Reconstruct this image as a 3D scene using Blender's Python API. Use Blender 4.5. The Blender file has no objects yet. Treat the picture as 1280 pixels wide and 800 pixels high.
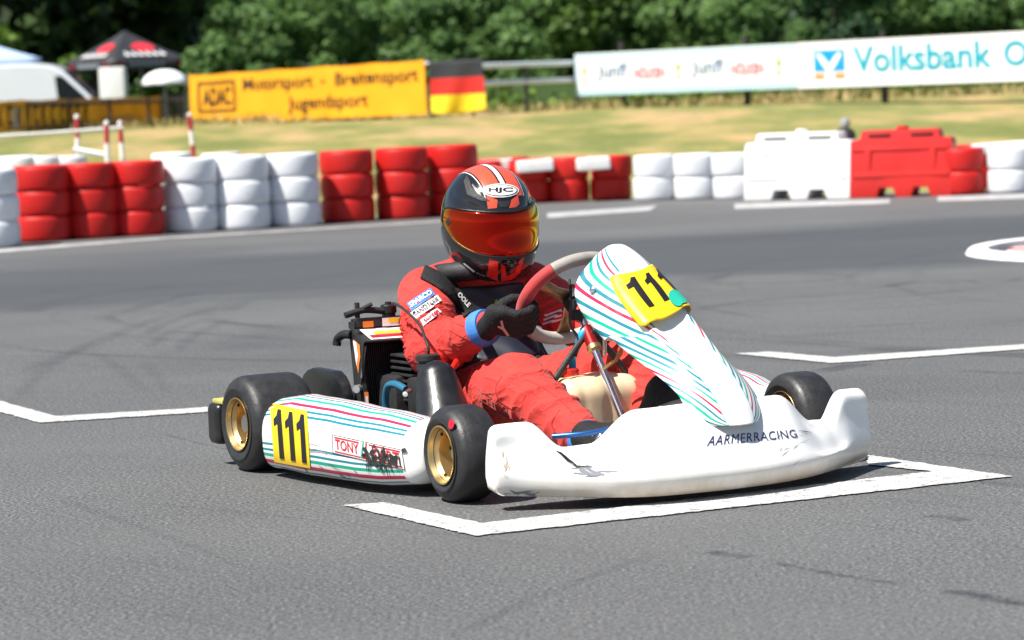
import bpy, bmesh, math, random
import numpy as np
from mathutils import Vector, Matrix
from mathutils.bvhtree import BVHTree
from mathutils import noise as mnoise

rnd = random.Random(7)
sc = bpy.context.scene
COL = sc.collection
R = math.radians

# ------------------------------------------------------------------ camera, sky, sun, exposure
CAM_F, CAM_H, CAM_PITCH, CAM_ROLL = 3741.79, 1.0701, 0.07581, 0.04107
_F = np.array([0, math.cos(CAM_PITCH), -math.sin(CAM_PITCH)])
_R0 = np.array([1., 0, 0]); _D0 = np.cross(_F, _R0)
_R = math.cos(CAM_ROLL) * _R0 + math.sin(CAM_ROLL) * _D0
_D = -math.sin(CAM_ROLL) * _R0 + math.cos(CAM_ROLL) * _D0
cd = bpy.data.cameras.new('camera'); cam = bpy.data.objects.new('camera', cd); COL.objects.link(cam)
cd.sensor_width = 36; cd.lens = CAM_F * 36 / 1280; cd.clip_start = .05; cd.clip_end = 3000
m = Matrix.Identity(4)
for i in range(3):
    m[i][0] = _R[i]; m[i][1] = -_D[i]; m[i][2] = -_F[i]
m[2][3] = CAM_H
cam.matrix_world = m
cd.dof.use_dof = True; cd.dof.focus_distance = 8.25; cd.dof.aperture_fstop = 5.2
sc.camera = cam

SUN_EL, SUN_AZ = R(58), math.atan2(-.82, -.57)
w = bpy.data.worlds.new('World'); sc.world = w; w.use_nodes = True
nt = w.node_tree; bg = nt.nodes['Background']
sky = nt.nodes.new('ShaderNodeTexSky'); sky.sky_type = 'NISHITA'; sky.sun_disc = False
sky.sun_elevation = SUN_EL; sky.sun_rotation = SUN_AZ
nt.links.new(sky.outputs[0], bg.inputs[0]); bg.inputs[1].default_value = .062
sd = bpy.data.lights.new('sun', 'SUN'); sd.energy = 5.0; sd.angle = R(.53); sd.color = (1, .955, .88)
sun = bpy.data.objects.new('sun', sd); COL.objects.link(sun)
tosun = Vector((math.cos(SUN_EL) * math.sin(SUN_AZ), math.cos(SUN_EL) * math.cos(SUN_AZ), math.sin(SUN_EL)))
sun.rotation_euler = tosun.to_track_quat('Z', 'Y').to_euler()
sc.view_settings.view_transform = 'Standard'; sc.view_settings.look = 'None'
sc.view_settings.exposure = .82; sc.view_settings.gamma = 1
sc.render.film_transparent = False
sc.cycles.max_bounces = 6

# ------------------------------------------------------------------ helpers
def px_ray(u, v):
    return _F * CAM_F + _R * (u - 640) + _D * (v - 400)
def at(u, v, Y):
    d = px_ray(u, v); return Vector(np.array([0, 0, CAM_H]) + d * (Y / d[1]))
def on_ground(u, v, z=0.):
    d = px_ray(u, v); return Vector(np.array([0, 0, CAM_H]) + d * ((z - CAM_H) / d[2]))
KX, KY, KTH = -0.17795, 9.02199, 0.503179
KH = np.array([math.sin(KTH), -math.cos(KTH), 0]); KL = np.array([math.cos(KTH), math.sin(KTH), 0])
KM = np.stack([KH, KL, [0, 0, 1.]])
KC = KM @ (np.array([0, 0, CAM_H]) - np.array([KX, KY, 0]))
def kray(u, v):
    d = KM @ px_ray(u, v); return Vector(d / np.linalg.norm(d))
KCAM = Vector(KC)

def tag(o, label=None, cat=None, group=None, kind=None):
    if label: o['label'] = label
    if cat: o['category'] = cat
    if group: o['group'] = group
    if kind: o['kind'] = kind
    return o
def empty(name, loc=(0, 0, 0), rz=0, parent=None):
    o = bpy.data.objects.new(name, None); COL.objects.link(o); o.location = loc
    o.rotation_euler = (0, 0, rz); o.empty_display_size = .1
    if parent: o.parent = parent
    return o
def link(name, me, mat, parent=None, smooth=True, auto=None):
    if mat is not None and len(me.materials) == 0:
        for mm in (mat if isinstance(mat, (list, tuple)) else [mat]): me.materials.append(mm)
    if smooth:
        me.polygons.foreach_set('use_smooth', [True] * len(me.polygons))
        if auto: me.set_sharp_from_angle(angle=R(auto))
    o = bpy.data.objects.new(name, me); COL.objects.link(o)
    if parent: o.parent = parent
    return o
def bobj(name, bm, mat, parent=None, smooth=True, auto=35):
    me = bpy.data.meshes.new(name); bm.normal_update(); bm.to_mesh(me); bm.free()
    return link(name, me, mat, parent, smooth, auto)
def pyobj(name, vs, fs, mat, parent=None, smooth=True, auto=None):
    me = bpy.data.meshes.new(name); me.from_pydata([tuple(map(float, v)) for v in vs], [], fs); me.update()
    return link(name, me, mat, parent, smooth, auto)
def copy_tree(o, parent=None):
    c = o.copy(); COL.objects.link(c); c.parent = parent
    for ch in o.children: copy_tree(ch, c)
    return c

def catmull(pts, n):
    P = np.array(pts, float); k = len(P)
    ts = np.linspace(0, k - 1, n); out = []
    for t in ts:
        i = min(int(t), k - 2); u = t - i
        p0 = P[max(i - 1, 0)]; p1 = P[i]; p2 = P[i + 1]; p3 = P[min(i + 2, k - 1)]
        out.append(.5 * ((2 * p1) + (-p0 + p2) * u + (2 * p0 - 5 * p1 + 4 * p2 - p3) * u * u + (-p0 + 3 * p1 - 3 * p2 + p3) * u ** 3))
    return np.array(out)
def add_tube(bm, pts, r, seg=12, smooth=0, cap=True, closed=False):
    P = [Vector(p) for p in (catmull(pts, smooth) if smooth else pts)]
    n = len(P); rs = r if isinstance(r, (list, tuple, np.ndarray)) else [r] * n
    if len(rs) != n: rs = np.interp(np.linspace(0, 1, n), np.linspace(0, 1, len(rs)), rs)
    rings = []; up = None
    for i in range(n):
        if closed: t = (P[(i + 1) % n] - P[i - 1])
        else: t = (P[min(i + 1, n - 1)] - P[max(i - 1, 0)])
        t.normalize()
        if up is None:
            up = t.orthogonal().normalized()
        up = (up - t * up.dot(t)).normalized(); b = t.cross(up)
        rings.append([bm.verts.new(P[i] + (up * math.cos(a) + b * math.sin(a)) * float(rs[i])) for a in [2 * math.pi * j / seg for j in range(seg)]])
    for i in range(n if closed else n - 1):
        A, B = rings[i], rings[(i + 1) % n]
        for j in range(seg):
            try: bm.faces.new((A[j], A[(j + 1) % seg], B[(j + 1) % seg], B[j]))
            except ValueError: pass
    if cap and not closed:
        bm.faces.new(rings[0][::-1]); bm.faces.new(rings[-1])
def tube(name, pts, r, mat, parent=None, seg=12, smooth=0, closed=False):
    bm = bmesh.new(); add_tube(bm, pts, r, seg, smooth, True, closed)
    return bobj(name, bm, mat, parent, True, 50)
def add_box(bm, c, s, rot=None, bevel=0, seg=2):
    r = bmesh.ops.create_cube(bm, size=1); vs = r['verts']
    M = Matrix.Translation(Vector(c)) @ (rot.to_4x4() if rot else Matrix.Identity(4)) @ Matrix.Diagonal((*s, 1))
    bmesh.ops.transform(bm, matrix=M, verts=vs)
    if bevel:
        es = list({e for v in vs for e in v.link_edges})
        bmesh.ops.bevel(bm, geom=es, offset=bevel, segments=seg, affect='EDGES', profile=.6)
def box(name, c, s, mat, parent=None, rot=None, bevel=.004, seg=2):
    bm = bmesh.new(); add_box(bm, c, s, rot, bevel, seg)
    return bobj(name, bm, mat, parent)
def add_lathe(bm, prof, M=None, seg=48, closed=False, cap=True):
    """profile of (radius, height) about local Z"""
    rings = []
    for r_, z in prof:
        rings.append([bm.verts.new((r_ * math.cos(2 * math.pi * j / seg), r_ * math.sin(2 * math.pi * j / seg), z)) for j in range(seg)])
    n = len(prof)
    for i in range(n if closed else n - 1):
        A, B = rings[i], rings[(i + 1) % n]
        for j in range(seg):
            bm.faces.new((A[j], A[(j + 1) % seg], B[(j + 1) % seg], B[j]))
    if not closed and cap:
        if prof[0][0] > 1e-4: bm.faces.new(rings[0][::-1])
        if prof[-1][0] > 1e-4: bm.faces.new(rings[-1])
    bmesh.ops.remove_doubles(bm, verts=[v for r_ in rings for v in r_], dist=1e-6)
    if M is not None:
        bmesh.ops.transform(bm, matrix=M, verts=[v for r_ in rings for v in r_ if v.is_valid])
def lathe(name, prof, mat, parent=None, M=None, seg=48, closed=False, auto=35, cap=True):
    bm = bmesh.new(); add_lathe(bm, prof, M, seg, closed, cap)
    bmesh.ops.recalc_face_normals(bm, faces=bm.faces)
    return bobj(name, bm, mat, parent, True, auto)
def axisM(p, d):
    return Matrix.Translation(Vector(p)) @ Vector(d).to_track_quat('Z', 'Y').to_matrix().to_4x4()
def prism_bm(poly, depth, M=None, bevel=0):
    """outline in local XY, extruded from z=0 to depth"""
    bm = bmesh.new(); vs = [bm.verts.new((x, y, 0)) for x, y in poly]
    f = bm.faces.new(vs); r = bmesh.ops.extrude_face_region(bm, geom=[f])
    bmesh.ops.translate(bm, vec=(0, 0, depth), verts=[e for e in r['geom'] if isinstance(e, bmesh.types.BMVert)])
    bmesh.ops.recalc_face_normals(bm, faces=bm.faces)
    if bevel: bmesh.ops.bevel(bm, geom=list(bm.edges), offset=bevel, segments=2, affect='EDGES', profile=.6, clamp_overlap=True)
    if M is not None: bmesh.ops.transform(bm, matrix=M, verts=bm.verts)
    return bm
def loft(rows, closed_v=False, cap=False):
    """rows: list of equally long point lists -> verts, faces"""
    n, k = len(rows), len(rows[0]); vs = [p for r_ in rows for p in r_]; fs = []
    for i in range(n - 1):
        for j in range(k if closed_v else k - 1):
            a, b = i * k + j, i * k + (j + 1) % k
            fs.append((a, b, b + k, a + k))
    if cap:
        fs.append(tuple(range(k))[::-1]); fs.append(tuple(range((n - 1) * k, n * k)))
    return vs, fs

# --- implicit surfaces (surface nets)
def sdf_mesh(fn, lo, hi, res):
    lo = np.array(lo, float); hi = np.array(hi, float); n = np.maximum(((hi - lo) / res).astype(int) + 1, 4)
    ax = [lo[i] + np.arange(n[i]) * res for i in range(3)]
    G = np.stack(np.meshgrid(*ax, indexing='ij'), -1)
    V = fn(G.reshape(-1, 3)).reshape(n).astype(float)
    s = V < 0
    c = np.zeros(n - 1, int)
    for i in (0, 1):
        for j in (0, 1):
            for k in (0, 1): c += s[i:n[0] - 1 + i, j:n[1] - 1 + j, k:n[2] - 1 + k]
    act = np.argwhere((c > 0) & (c < 8))
    idx = -np.ones(n - 1, int); idx[tuple(act.T)] = np.arange(len(act))
    acc = np.zeros((len(act), 3)); cnt = np.zeros(len(act))
    corners = [(i, j, k) for i in (0, 1) for j in (0, 1) for k in (0, 1)]
    for a in corners:
        for d in range(3):
            if a[d]: continue
            b = list(a); b[d] = 1
            va = V[tuple((act + a).T)]; vb = V[tuple((act + b).T)]
            cr = (va < 0) != (vb < 0)
            t = np.where(cr, va / np.where(cr, va - vb, 1), 0)
            p = np.array(a)[None] + t[:, None] * (np.array(b) - np.array(a))[None]
            acc[cr] += p[cr]; cnt[cr] += 1
    verts = lo + (act + acc / cnt[:, None]) * res
    faces = []
    for d in range(3):
        e1, e2 = [(1, 2), (2, 0), (0, 1)][d]
        sl0 = [slice(None)] * 3; sl1 = [slice(None)] * 3
        sl0[d] = slice(0, n[d] - 1); sl1[d] = slice(1, n[d])
        cr = np.argwhere(s[tuple(sl0)] != s[tuple(sl1)])
        ok = (cr[:, e1] > 0) & (cr[:, e2] > 0) & (cr[:, e1] < n[e1] - 1) & (cr[:, e2] < n[e2] - 1)
        cr = cr[ok]
        inside = s[tuple(cr.T)]
        q = []
        for o1, o2 in ((-1, -1), (0, -1), (0, 0), (-1, 0)):
            cc = cr.copy(); cc[:, e1] += o1; cc[:, e2] += o2
            q.append(idx[tuple(cc.T)])
        q = np.stack(q, 1); q[~inside] = q[~inside][:, ::-1]
        faces.append(q)
    F_ = np.concatenate(faces); F_ = F_[(F_ >= 0).all(1)]
    return verts, F_
def sdf_obj(name, fn, lo, hi, res, mat, parent=None, post=None, relax=1):
    v, f = sdf_mesh(fn, lo, hi, res)
    for _ in range(relax):
        s_ = np.zeros_like(v); n_ = np.zeros(len(v))
        for a in range(4):
            b = (a + 1) % 4
            np.add.at(s_, f[:, a], v[f[:, b]]); np.add.at(n_, f[:, a], 1)
            np.add.at(s_, f[:, b], v[f[:, a]]); np.add.at(n_, f[:, b], 1)
        v = .5 * v + .5 * s_ / np.maximum(n_, 1)[:, None]
    if post: v = post(v)
    me = bpy.data.meshes.new(name); me.from_pydata(v.tolist(), [], f.tolist()); me.update()
    return link(name, me, mat, parent, True)
def smin(a, b, k):
    h = np.clip(.5 + .5 * (b - a) / k, 0, 1); return b + (a - b) * h - k * h * (1 - h)
def cap_(P, a, b, ra, rb=None):
    a = np.array(a, float); b = np.array(b, float); rb = ra if rb is None else rb
    ab = b - a; t = np.clip(((P - a) @ ab) / (ab @ ab), 0, 1)
    return np.linalg.norm(P - a - t[:, None] * ab, axis=1) - (ra + (rb - ra) * t)
def ell(P, c, r_, M=None):
    q = P - np.array(c, float)
    if M is not None: q = q @ M
    r_ = np.array(r_, float); k0 = np.linalg.norm(q / r_, axis=1); k1 = np.linalg.norm(q / r_ ** 2, axis=1)
    return k0 * (k0 - 1) / np.maximum(k1, 1e-9)
def rbox(P, c, h, r_, M=None):
    q = P - np.array(c, float)
    if M is not None: q = q @ M
    q = np.abs(q) - (np.array(h, float) - r_)
    return np.linalg.norm(np.maximum(q, 0), axis=1) + np.minimum(q.max(1), 0) - r_
def bvh_of(o):
    me = o.data
    return BVHTree.FromPolygons([v.co.copy() for v in me.vertices], [tuple(p.vertices) for p in me.polygons])

# --- flat shapes laid on curved surfaces
def text_bm(s, bold=.0, fit=True, spacing=1.0):
    c = bpy.data.curves.new('lettering', 'FONT'); c.body = s; c.size = 1; c.offset = bold; c.resolution_u = 3; c.space_character = spacing
    o = bpy.data.objects.new('lettering', c); COL.objects.link(o)
    dg = bpy.context.evaluated_depsgraph_get(); dg.update()
    me = bpy.data.meshes.new_from_object(o.evaluated_get(dg))
    bpy.data.objects.remove(o); bpy.data.curves.remove(c)
    bm = bmesh.new(); bm.from_mesh(me); bpy.data.meshes.remove(me)
    if fit: fit_bm(bm)
    return bm
def fit_bm(bm, box=(0, 0, 1, 1)):
    xs = [v.co.x for v in bm.verts]; ys = [v.co.y for v in bm.verts]
    x0, x1, y0, y1 = min(xs), max(xs), min(ys), max(ys)
    for v in bm.verts:
        v.co = (box[0] + (v.co.x - x0) / (x1 - x0) * (box[2] - box[0]), box[1] + (v.co.y - y0) / (y1 - y0) * (box[3] - box[1]), 0)
    return bm
def polys_bm(polys):
    bm = bmesh.new()
    for p in polys:
        bm.faces.new([bm.verts.new((x, y, 0)) for x, y in p])
    bm.normal_update(); bmesh.ops.triangulate(bm, faces=bm.faces)
    return bm
def ellipse(cx, cy, rx, ry, n=32, rot=0):
    c, s = math.cos(rot), math.sin(rot)
    return [(cx + rx * math.cos(a) * c - ry * math.sin(a) * s, cy + rx * math.cos(a) * s + ry * math.sin(a) * c) for a in [2 * math.pi * i / n for i in range(n)]]
def rect(x0, y0, x1, y1): return [(x0, y0), (x1, y0), (x1, y1), (x0, y1)]
def refine(bm, nu, nv):
    xs = [v.co.x for v in bm.verts]; ys = [v.co.y for v in bm.verts]
    x0, x1, y0, y1 = min(xs), max(xs), min(ys), max(ys)
    for i in range(1, nu):
        bmesh.ops.bisect_plane(bm, geom=bm.verts[:] + bm.edges[:] + bm.faces[:], plane_co=(x0 + (x1 - x0) * i / nu, 0, 0), plane_no=(1, 0, 0), dist=1e-6)
    for i in range(1, nv):
        bmesh.ops.bisect_plane(bm, geom=bm.verts[:] + bm.edges[:] + bm.faces[:], plane_co=(0, y0 + (y1 - y0) * i / nv, 0), plane_no=(0, 1, 0), dist=1e-6)
    return bm
def quadmap(TL, TR, BR, BL):
    """(u,v) with v up -> pixel of the photograph's frame"""
    TL, TR, BR, BL = map(np.array, (TL, TR, BR, BL))
    return lambda u, v: (TL * (1 - u) + TR * u) * v + (BL * (1 - u) + BR * u) * (1 - v)
def lay_on(bvh, q, off=.0015):
    def f(u, v):
        p = q(u, v); d = kray(p[0], p[1])
        h = bvh.ray_cast(KCAM, d)
        if h[0] is None: return None
        nrm = h[1] if h[1].dot(d) < 0 else -h[1]
        return h[0] + nrm * off
    return f
def decal(name, bm, fmap, mat, parent, nu=8, nv=6):
    refine(bm, nu, nv); dead = []
    for v in bm.verts:
        p = fmap(v.co.x, v.co.y)
        if p is None: dead.append(v)
        else: v.co = p
    if dead: bmesh.ops.delete(bm, geom=dead, context='VERTS')
    return bobj(name, bm, mat, parent, True, None)

# ------------------------------------------------------------------ materials
MATS = {}
def mat(name, col, rough=.5, metal=0, spec=.5, var=0, vscale=8, bump=0, bscale=60, coat=0, sheen=0):
    if name in MATS: return MATS[name]
    m_ = bpy.data.materials.new(name); m_.use_nodes = True; n = m_.node_tree; b = n.nodes['Principled BSDF']
    b.inputs['Base Color'].default_value = (*col, 1); b.inputs['Roughness'].default_value = rough; b.inputs['Metallic'].default_value = metal
    b.inputs['Specular IOR Level'].default_value = spec
    if coat: b.inputs['Coat Weight'].default_value = coat; b.inputs['Coat Roughness'].default_value = .04
    if sheen: b.inputs['Sheen Weight'].default_value = sheen
    tc = n.nodes.new('ShaderNodeTexCoord')
    if var:
        t = n.nodes.new('ShaderNodeTexNoise'); t.inputs['Scale'].default_value = vscale; t.inputs['Detail'].default_value = 5
        n.links.new(tc.outputs['Object'], t.inputs['Vector'])
        r = n.nodes.new('ShaderNodeValToRGB'); r.color_ramp.elements[0].position = .3; r.color_ramp.elements[1].position = .7
        r.color_ramp.elements[0].color = (*[c * (1 - var) for c in col], 1); r.color_ramp.elements[1].color = (*[min(1, c * (1 + var)) for c in col], 1)
        n.links.new(t.outputs[0], r.inputs[0]); n.links.new(r.outputs[0], b.inputs['Base Color'])
        mr = n.nodes.new('ShaderNodeMapRange'); mr.inputs[3].default_value = max(0, rough - .1); mr.inputs[4].default_value = min(1, rough + .12)
        n.links.new(t.outputs[0], mr.inputs[0]); n.links.new(mr.outputs[0], b.inputs['Roughness'])
    if bump:
        t2 = n.nodes.new('ShaderNodeTexNoise'); t2.inputs['Scale'].default_value = bscale; t2.inputs['Detail'].default_value = 4
        n.links.new(tc.outputs['Object'], t2.inputs['Vector'])
        bp = n.nodes.new('ShaderNodeBump'); bp.inputs['Strength'].default_value = bump; bp.inputs['Distance'].default_value = .01
        n.links.new(t2.outputs[0], bp.inputs['Height']); n.links.new(bp.outputs[0], b.inputs['Normal'])
    MATS[name] = m_; return m_
class NB:
    """small node-graph builder"""
    def __init__(s, name):
        s.m = bpy.data.materials.new(name); s.m.use_nodes = True; s.n = s.m.node_tree; s.b = s.n.nodes['Principled BSDF']; MATS[name] = s.m
        s.tc = s.n.nodes.new('ShaderNodeTexCoord')
    def node(s, t, **kw):
        x = s.n.nodes.new(t)
        for k, v in kw.items(): setattr(x, k, v)
        return x
    def set(s, sock, v):
        if hasattr(v, 'is_output') or isinstance(v, bpy.types.NodeSocket): s.n.links.new(v, sock)
        else: sock.default_value = v
    def math(s, op, a, b=0., clamp=False):
        x = s.node('ShaderNodeMath', operation=op, use_clamp=clamp); s.set(x.inputs[0], a); s.set(x.inputs[1], b); return x.outputs[0]
    def noise(s, vec, scale, detail=4, rough=.55, dist=0):
        x = s.node('ShaderNodeTexNoise'); s.set(x.inputs['Vector'], vec); x.inputs['Scale'].default_value = scale
        x.inputs['Detail'].default_value = detail; x.inputs['Roughness'].default_value = rough; x.inputs['Distortion'].default_value = dist; return x.outputs[0]
    def mapping(s, vec, scale=(1, 1, 1), rot=(0, 0, 0), loc=(0, 0, 0)):
        x = s.node('ShaderNodeMapping'); s.set(x.inputs[0], vec); x.inputs['Scale'].default_value = scale; x.inputs['Rotation'].default_value = rot; x.inputs['Location'].default_value = loc; return x.outputs[0]
    def ramp(s, fac, stops, const=False):
        x = s.node('ShaderNodeValToRGB'); cr = x.color_ramp
        if const: cr.interpolation = 'CONSTANT'
        while len(cr.elements) < len(stops): cr.elements.new(.5)
        for e, (p, c) in zip(cr.elements, stops):
            e.position = p; e.color = (*c, 1) if len(c) == 3 else c
        s.set(x.inputs[0], fac); return x.outputs[0]
    def mix(s, fac, a, b, mode='MIX'):
        x = s.node('ShaderNodeMix', data_type='RGBA', blend_type=mode)
        s.set(x.inputs[0], fac); s.set(x.inputs[6], a if not isinstance(a, tuple) else (*a, 1)); s.set(x.inputs[7], b if not isinstance(b, tuple) else (*b, 1)); return x.outputs[2]
    def rng(s, v, a, b, c=0., d=1.):
        x = s.node('ShaderNodeMapRange'); s.set(x.inputs[0], v); x.inputs[1].default_value = a; x.inputs[2].default_value = b; x.inputs[3].default_value = c; x.inputs[4].default_value = d; return x.outputs[0]
    def bump(s, h, strength=.3, dist=.01):
        x = s.node('ShaderNodeBump'); x.inputs['Strength'].default_value = strength; x.inputs['Distance'].default_value = dist
        s.set(x.inputs['Height'], h); s.n.links.new(x.outputs[0], s.b.inputs['Normal'])

SMEARS = [([(886, 689), (913, 694), (940, 697)], .035, .8), ([(960, 701), (1045, 718), (1132, 731)], .020, .8), ([(1178, 738), (1230, 746), (1292, 757)], .040, .85), ([(1034, 459), (1052, 461.5), (1070, 460)], .13, .7), ([(1195, 463), (1240, 465.5), (1290, 467)], .05, .45),
          ([(200, 541), (262, 557), (332, 571)], .010, .55), ([(20, 470), (110, 432), (215, 392)], .07, .5), ([(25, 500), (58, 462), (110, 432)], .05, .35), ([(150, 393), (200, 377), (262, 363)], .09, .55), ([(185, 420), (215, 401), (275, 384)], .06, .5), ([(190, 434), (212, 416), (250, 401)], .05, .5),
          ([(222, 442), (240, 422), (292, 398)], .05, .5), ([(118, 440), (158, 468), (184, 492)], .04, .35), ([(178, 452), (196, 470), (206, 492)], .04, .3), ([(70, 366), (110, 358), (150, 356)], .10, .35), ([(300, 440), (330, 418), (400, 400)], .30, .40), ([(240, 332), (330, 326), (400, 322)], .25, .4), ([(900, 405), (990, 372), (1090, 366)], .10, .3), ([(870, 352), (960, 342), (1060, 344)], .14, .3), ([(830, 690), (700, 735), (560, 800)], .03, .25), ([(60, 620), (180, 660), (320, 715)], .03, .22)]
def asphalt():
    g = NB('asphalt'); o = g.tc.outputs['Object']
    fine = g.noise(o, 95, 4, .75); med = g.noise(o, 30, 4, .7); big = g.noise(o, .55, 5, .6); patch = g.noise(g.mapping(o, (.16, .5, 1), (0, 0, R(-14))), 1.2, 4, .55)
    v = g.node('ShaderNodeTexVoronoi'); g.set(v.inputs['Vector'], o); v.inputs['Scale'].default_value = 120
    base = g.ramp(fine, [(.32, (.013, .014, .015)), (.5, (.094, .097, .099)), (.68, (.31, .31, .30))])
    base = g.mix(g.rng(med, .45, .75, 0, .5), base, (.065, .066, .068))
    # single pale and dark chips of stone
    chip = g.ramp(v.outputs['Color'], [(0, (0, 0, 0)), (.86, (0, 0, 0)), (.9, (1, 1, 1))])
    base = g.mix(g.math('MULTIPLY', chip, .35), base, (.26, .25, .24))
    base = g.mix(g.rng(big, .3, .7, .0, .45), base, (.052, .053, .057))
    base = g.mix(g.rng(patch, .38, .68, 0, .30), base, (.150, .150, .147))
    # rubber laid by karts: arcs about the inside of the bend
    def arcs(cx, cy, sc_, th, strength, base, y0, y1, seedz):
        sep = g.node('ShaderNodeSeparateXYZ'); g.set(sep.inputs[0], o)
        dx = g.math('SUBTRACT', sep.outputs[0], cx); dy = g.math('SUBTRACT', sep.outputs[1], cy)
        rad = g.math('SQRT', g.math('ADD', g.math('MULTIPLY', dx, dx), g.math('MULTIPLY', dy, dy)))
        ang = g.math('ARCTAN2', dy, dx)
        cmb = g.node('ShaderNodeCombineXYZ'); g.set(cmb.inputs[0], g.math('MULTIPLY', rad, sc_)); g.set(cmb.inputs[1], g.math('MULTIPLY', ang, .9)); cmb.inputs[2].default_value = seedz
        n = g.noise(cmb.outputs[0], 1., 3, .6)
        a = g.rng(n, th, th + .14, 0, strength)
        m1 = g.rng(sep.outputs[1], y0, y0 + 2.5, 0, 1); m2 = g.rng(sep.outputs[1], y1, y1 + 4, 1, 0)
        brk = g.rng(g.noise(o, 1.7, 3), .35, .6, .2, 1)
        a = g.math('MULTIPLY', g.math('MULTIPLY', a, m1), g.math('MULTIPLY', m2, brk))
        return g.mix(a, base, (.020, .021, .024))
    base = arcs(6.5, 15.5, 3.1, .56, .45, base, 9.0, 21, 1.3)
    base = arcs(1.2, 16.0, 5.5, .56, .5, base, 10.2, 15, 4.7)
    base = arcs(-6.0, 2.0, 7.5, .60, .35, base, 3.0, 11, 9.1)
    # single tyre marks and oil smears, each an arc on the ground
    brk2 = g.noise(o, 9, 4, .7); edge = g.noise(o, 24, 4, .7)
    for pts, wd, st in SMEARS:
        p = [np.array(on_ground(*q_)[:2]) for q_ in pts]; A2 = np.array([p[1] - p[0], p[2] - p[0]]) * 2; bb = np.array([p[1] @ p[1] - p[0] @ p[0], p[2] @ p[2] - p[0] @ p[0]]); C_ = np.linalg.solve(A2, bb); R_ = np.linalg.norm(p[0] - C_)
        dr = (p[2] - p[0]); L_ = np.linalg.norm(dr); dr /= L_; mid = (p[0] + p[2]) / 2
        x = g.node('ShaderNodeVectorMath', operation='DISTANCE'); g.set(x.inputs[0], o); x.inputs[1].default_value = (*C_, 0); ds = g.math('ABSOLUTE', g.math('SUBTRACT', x.outputs['Value'], float(R_)))
        y = g.node('ShaderNodeVectorMath', operation='DOT_PRODUCT'); g.set(y.inputs[0], o); y.inputs[1].default_value = (*dr, 0); al = g.math('ABSOLUTE', g.math('SUBTRACT', y.outputs['Value'], float(mid @ dr)))
        st = st * (.68 if pts[0][0] < 420 and pts[0][1] < 505 else 1.); m1 = g.rng(g.math('ADD', ds, g.math('MULTIPLY', g.math('SUBTRACT', edge, .5), wd * 1.6)), wd * .25, wd, st, 0); m2 = g.rng(al, L_ * .36, L_ * .52, 1, 0)
        base = g.mix(g.math('MULTIPLY', g.math('MULTIPLY', m1, m2), g.rng(brk2, .36, .56, .25, 1)), base, (.026, .030, .036))
    # broad rubbered-in racing line far off
    sep = g.node('ShaderNodeSeparateXYZ'); g.set(sep.inputs[0], o)
    yy = g.math('SUBTRACT', sep.outputs[1], g.math('MULTIPLY', sep.outputs[0], .16))
    yy = g.math('ADD', yy, g.math('MULTIPLY', g.math('SUBTRACT', g.noise(g.mapping(o, (.25, .8, 1)), 1.0, 3), .5), 3.2))
    band = g.math('MULTIPLY', g.rng(yy, 16.2, 17.2), g.rng(yy, 20.8, 22.2, 1, 0))
    base = g.mix(g.math('MULTIPLY', band, .62), base, (.036, .042, .050))
    far = g.rng(yy, 22.5, 25.5); base = g.mix(g.math('MULTIPLY', far, .5), base, (.12, .117, .114))
    g.set(g.b.inputs['Base Color'], base)
    g.set(g.b.inputs['Roughness'], g.rng(fine, .3, .7, .62, .86)); g.b.inputs['Specular IOR Level'].default_value = .4
    g.bump(g.math('ADD', fine, g.math('MULTIPLY', med, .8)), .55, .006)
    return g.m
def road_paint():
    g = NB('road_paint'); o = g.tc.outputs['Object']
    fine = g.noise(o, 130, 3, .7); wear = g.noise(o, 22, 5, .75); big = g.noise(o, 3, 3)
    c = g.ramp(wear, [(.32, (.16, .16, .16)), (.45, (.52, .52, .51)), (.7, (.66, .66, .65))])
    c = g.mix(g.rng(fine, .38, .50, .85, 0), c, (.12, .12, .12))
    c = g.mix(g.rng(big, .45, .75, 0, .25), c, (.5, .49, .48))
    g.set(g.b.inputs['Base Color'], c); g.b.inputs['Roughness'].default_value = .7; g.bump(fine, .5, .006); return g.m
def dry_grass():
    g = NB('dry_grass'); o = g.tc.outputs['Object']
    a = g.noise(g.mapping(o, (.34, .13, 1)), 1.6, 6, .6); b = g.noise(o, 4.5, 5, .7); f = g.noise(o, 30, 3)
    c = g.ramp(a, [(.40, (.11, .145, .035)), (.47, (.19, .20, .06)), (.53, (.33, .255, .10)), (.62, (.44, .29, .15))])
    c = g.mix(g.rng(g.noise(g.mapping(o, (.8, .35, 1)), 1.8, 4, .65), .42, .66, 0, .6), c, (.17, .18, .065)); c = g.mix(g.rng(b, .5, .72, 0, .5), c, (.36, .27, .13)); c = g.mix(g.rng(f, .4, .7, 0, .3), c, (.34, .28, .13))
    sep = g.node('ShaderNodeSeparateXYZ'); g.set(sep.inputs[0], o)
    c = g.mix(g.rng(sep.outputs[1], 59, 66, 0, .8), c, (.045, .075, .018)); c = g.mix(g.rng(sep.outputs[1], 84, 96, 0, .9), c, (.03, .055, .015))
    g.set(g.b.inputs['Base Color'], c); g.b.inputs['Roughness'].default_value = .9; g.b.inputs['Specular IOR Level'].default_value = .1
    g.bump(g.math('ADD', b, f), .35, .05); return g.m
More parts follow.
